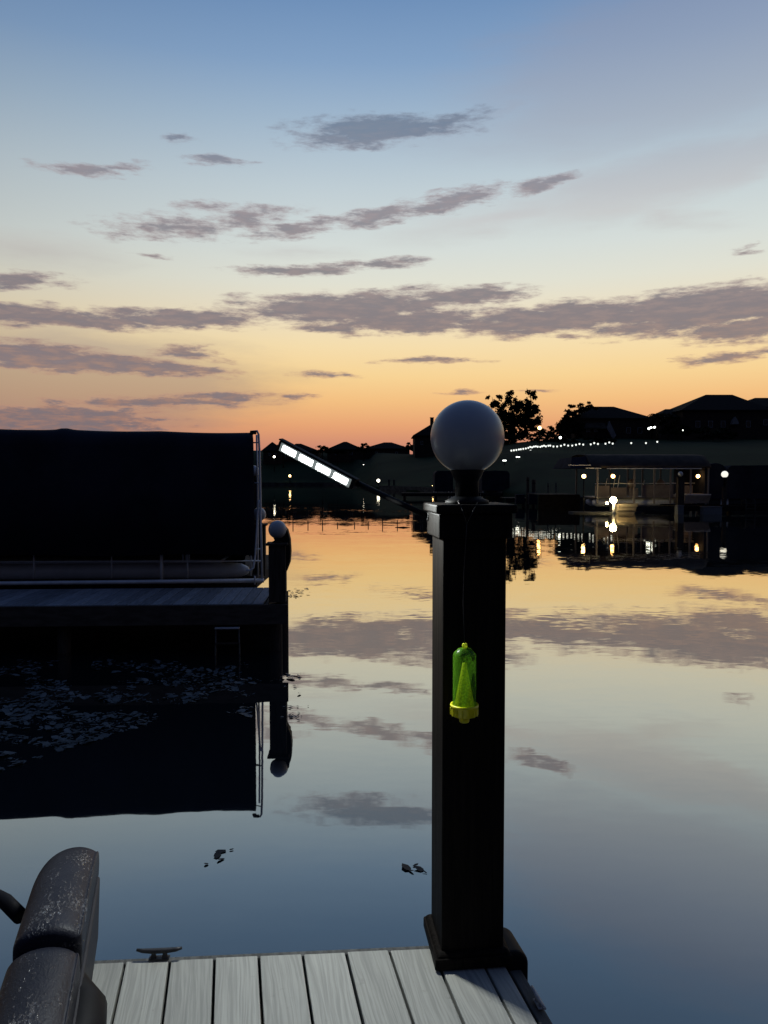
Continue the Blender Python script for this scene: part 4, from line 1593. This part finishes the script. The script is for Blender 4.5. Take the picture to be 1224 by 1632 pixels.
z1 = Z(800, 47)
z2 = Z(786, 47)
b = MB()
for yy in (.5, 2.0):
    b.tube([(SX(948), yy, z1 - .05), (SX(955), yy, z1 - .05), (SX(1090), yy, z1 - .05), (SX(1100), yy, z1 + .1)], [.12, .26, .26, .05], 14)
b.build('pontoon', M['alu'], pb3)
MB().box((SX(1020), 1.25, z1 + .27), (148 * k, 2.3, .08)).build('deck', M['boatpink'], pb3)
for (a_, c_, yt) in ((949, 972, 774), (974, 1000, 777), (1003, 1018, 778), (1024, 1074, 772.5), (1090, 1105, 774)):
    zt2 = Z(yt, 47)
    MB().box(((SX(a_) + SX(c_)) / 2, .12, (z1 + .315 + zt2) / 2), ((c_ - a_) * k, .06, zt2 - z1 - .315)).build('side_panel', M['boatpink'], pb3, bevel=.02)
b = MB()
b.tube([(SX(949), .1, Z(771, 47)), (SX(1108), .1, Z(770, 47))], .02, 8)
b.build('rail', M['alu'], pb3)
for px, yt in ((983, 757), (990, 757), (970, 762), (1030, 765)):
    b = MB()
    b.tube([(SX(px) - .08, .5, Z(779, 47)), (SX(px) + .05, .5, Z(yt, 47))], .022, 8)
    b.build('windshield_post', M['alu'], pb3)
for px in (1013, 1060):
    b = MB()
    b.sphere((0, 0, 0), .30, 14, 10)
    o = b.build('seat', M['boatpink'], pb3)
    o.location = (SX(px), .8, Z(772, 47))
    o.scale = (.9, .7, 1.1)

# ------------------------------------------------------------------ right end: covered lift, posts, box, ladder
low_dock('dark dock with a ladder along the right edge of the water', 1080, 1330, 44.4, 3.0, Z(806, 44.4))
covered_lift('black arched boat cover at the right end of the shelter', 1123, 1156, 738, 795, 46.2, 5)
covered_lift('long black boat cover reaching out at the right edge', 1158, 1420, 741, 795, 46.0, 5)
zq = Z(806, 44.4)
q = P(1155, 755.5, 44.7)
t = globe_lamp((q.x, 44.7, q.z - .19 - .55), .19, .55, 'lit white globe lamp on a dark post before the black boat covers', M['softglobe'])
po = thing('dock_post', 'dark post under the lit white globe on the right dock', 'post', (q.x, 44.7, zq))
hh = q.z - .19 - .55 - zq
MB().box((0, 0, hh / 2 - .002), (.2, .2, hh - .04)).build('shaft', M['post_far'], po)
MB().box((0, 0, hh - .012), (.26, .26, .02)).build('cap', M['post_far'], po)
q = P(1084.5, 755, 44.7)
hh = Z(762, 44.7) - zq
po = thing('dock_post', 'thick dark post with an unlit globe at the shelter right half', 'post', (q.x, 44.7, zq))
MB().box((0, 0, hh / 2), (.36, .36, hh)).build('shaft', M['post_far'], po)
MB().box((0, 0, hh + .02), (.42, .42, .035)).build('cap', M['post_far'], po)
globe_lamp((q.x, 44.7, zq + hh + .04), .145, .06, 'unlit white globe lamp on the thick dark post by the shelter')
lab = thing('boat', 'cream boat end showing right of the thick dark post', 'boat', (X(1113, 45.6), 45.6, Z(803, 45.6)))
k = 45.6 / FPX
h = (803 - 789) * k
b = MB()
b.loft([[(-22 * k, 0, 0), (-22 * k, 2, 0), (-22 * k, 2, h), (-22 * k, 0, h)], [(18 * k, .1, .02), (18 * k, 1.9, .02), (21 * k, 2, h), (21 * k, 0, h)]])
b.build('hull', M['boatpink'], lab, bevel=.03)
MB().box((2 * k, 1, h + .03), (38 * k, 1.9, .05)).build('gunwale', M['white_boat'], lab)
for (a_, c_, yt, yb, m_, lb_) in ((1080, 1090, 806.5, 824, 'boxgrey', 'small grey float box under the thick dark post'), (1121, 1151, 808.5, 830, 'boxgrey', 'wide grey float box at the waterline left of the ladder')):
    d = 43.9
    t = thing('float_box', lb_, 'float', (X((a_ + c_) / 2, d), d, 0))
    zz = Z(yt, d)
    MB().box((0, .2, zz / 2 - .1), ((c_ - a_) * d / FPX, .5, zz + .2)).build('body', M[m_], t, bevel=.03)
    MB().box((0, .2, zz + .02), ((c_ - a_) * d / FPX + .04, .54, .035)).build('lid', M[m_], t)
lr = thing('ladder', 'pale tube ladder going into the water at the right edge', 'ladder', (X(1197, 44.1), 44.1, 0))
for px in (1189.5, 1204):
    x = X(px, 44.1) - X(1197, 44.1)
    MB().tube([(x - .1, .35, zq + .02), (x - .1, .32, Z(797, 44.1)), (x, .1, Z(796, 44.1)), (x, 0, Z(800, 44.1)), (x, 0, -.6)], .026, 8).build('rail', M['seawall'], lr)
for py in (803, 811, 820, 827):
    z_ = Z(py, 44.1)
    MB().tube([(X(1189.5, 44.1) - X(1197, 44.1), 0, z_), (X(1204, 44.1) - X(1197, 44.1), 0, z_)], .02, 8).build('rung', M['seawall'], lr)
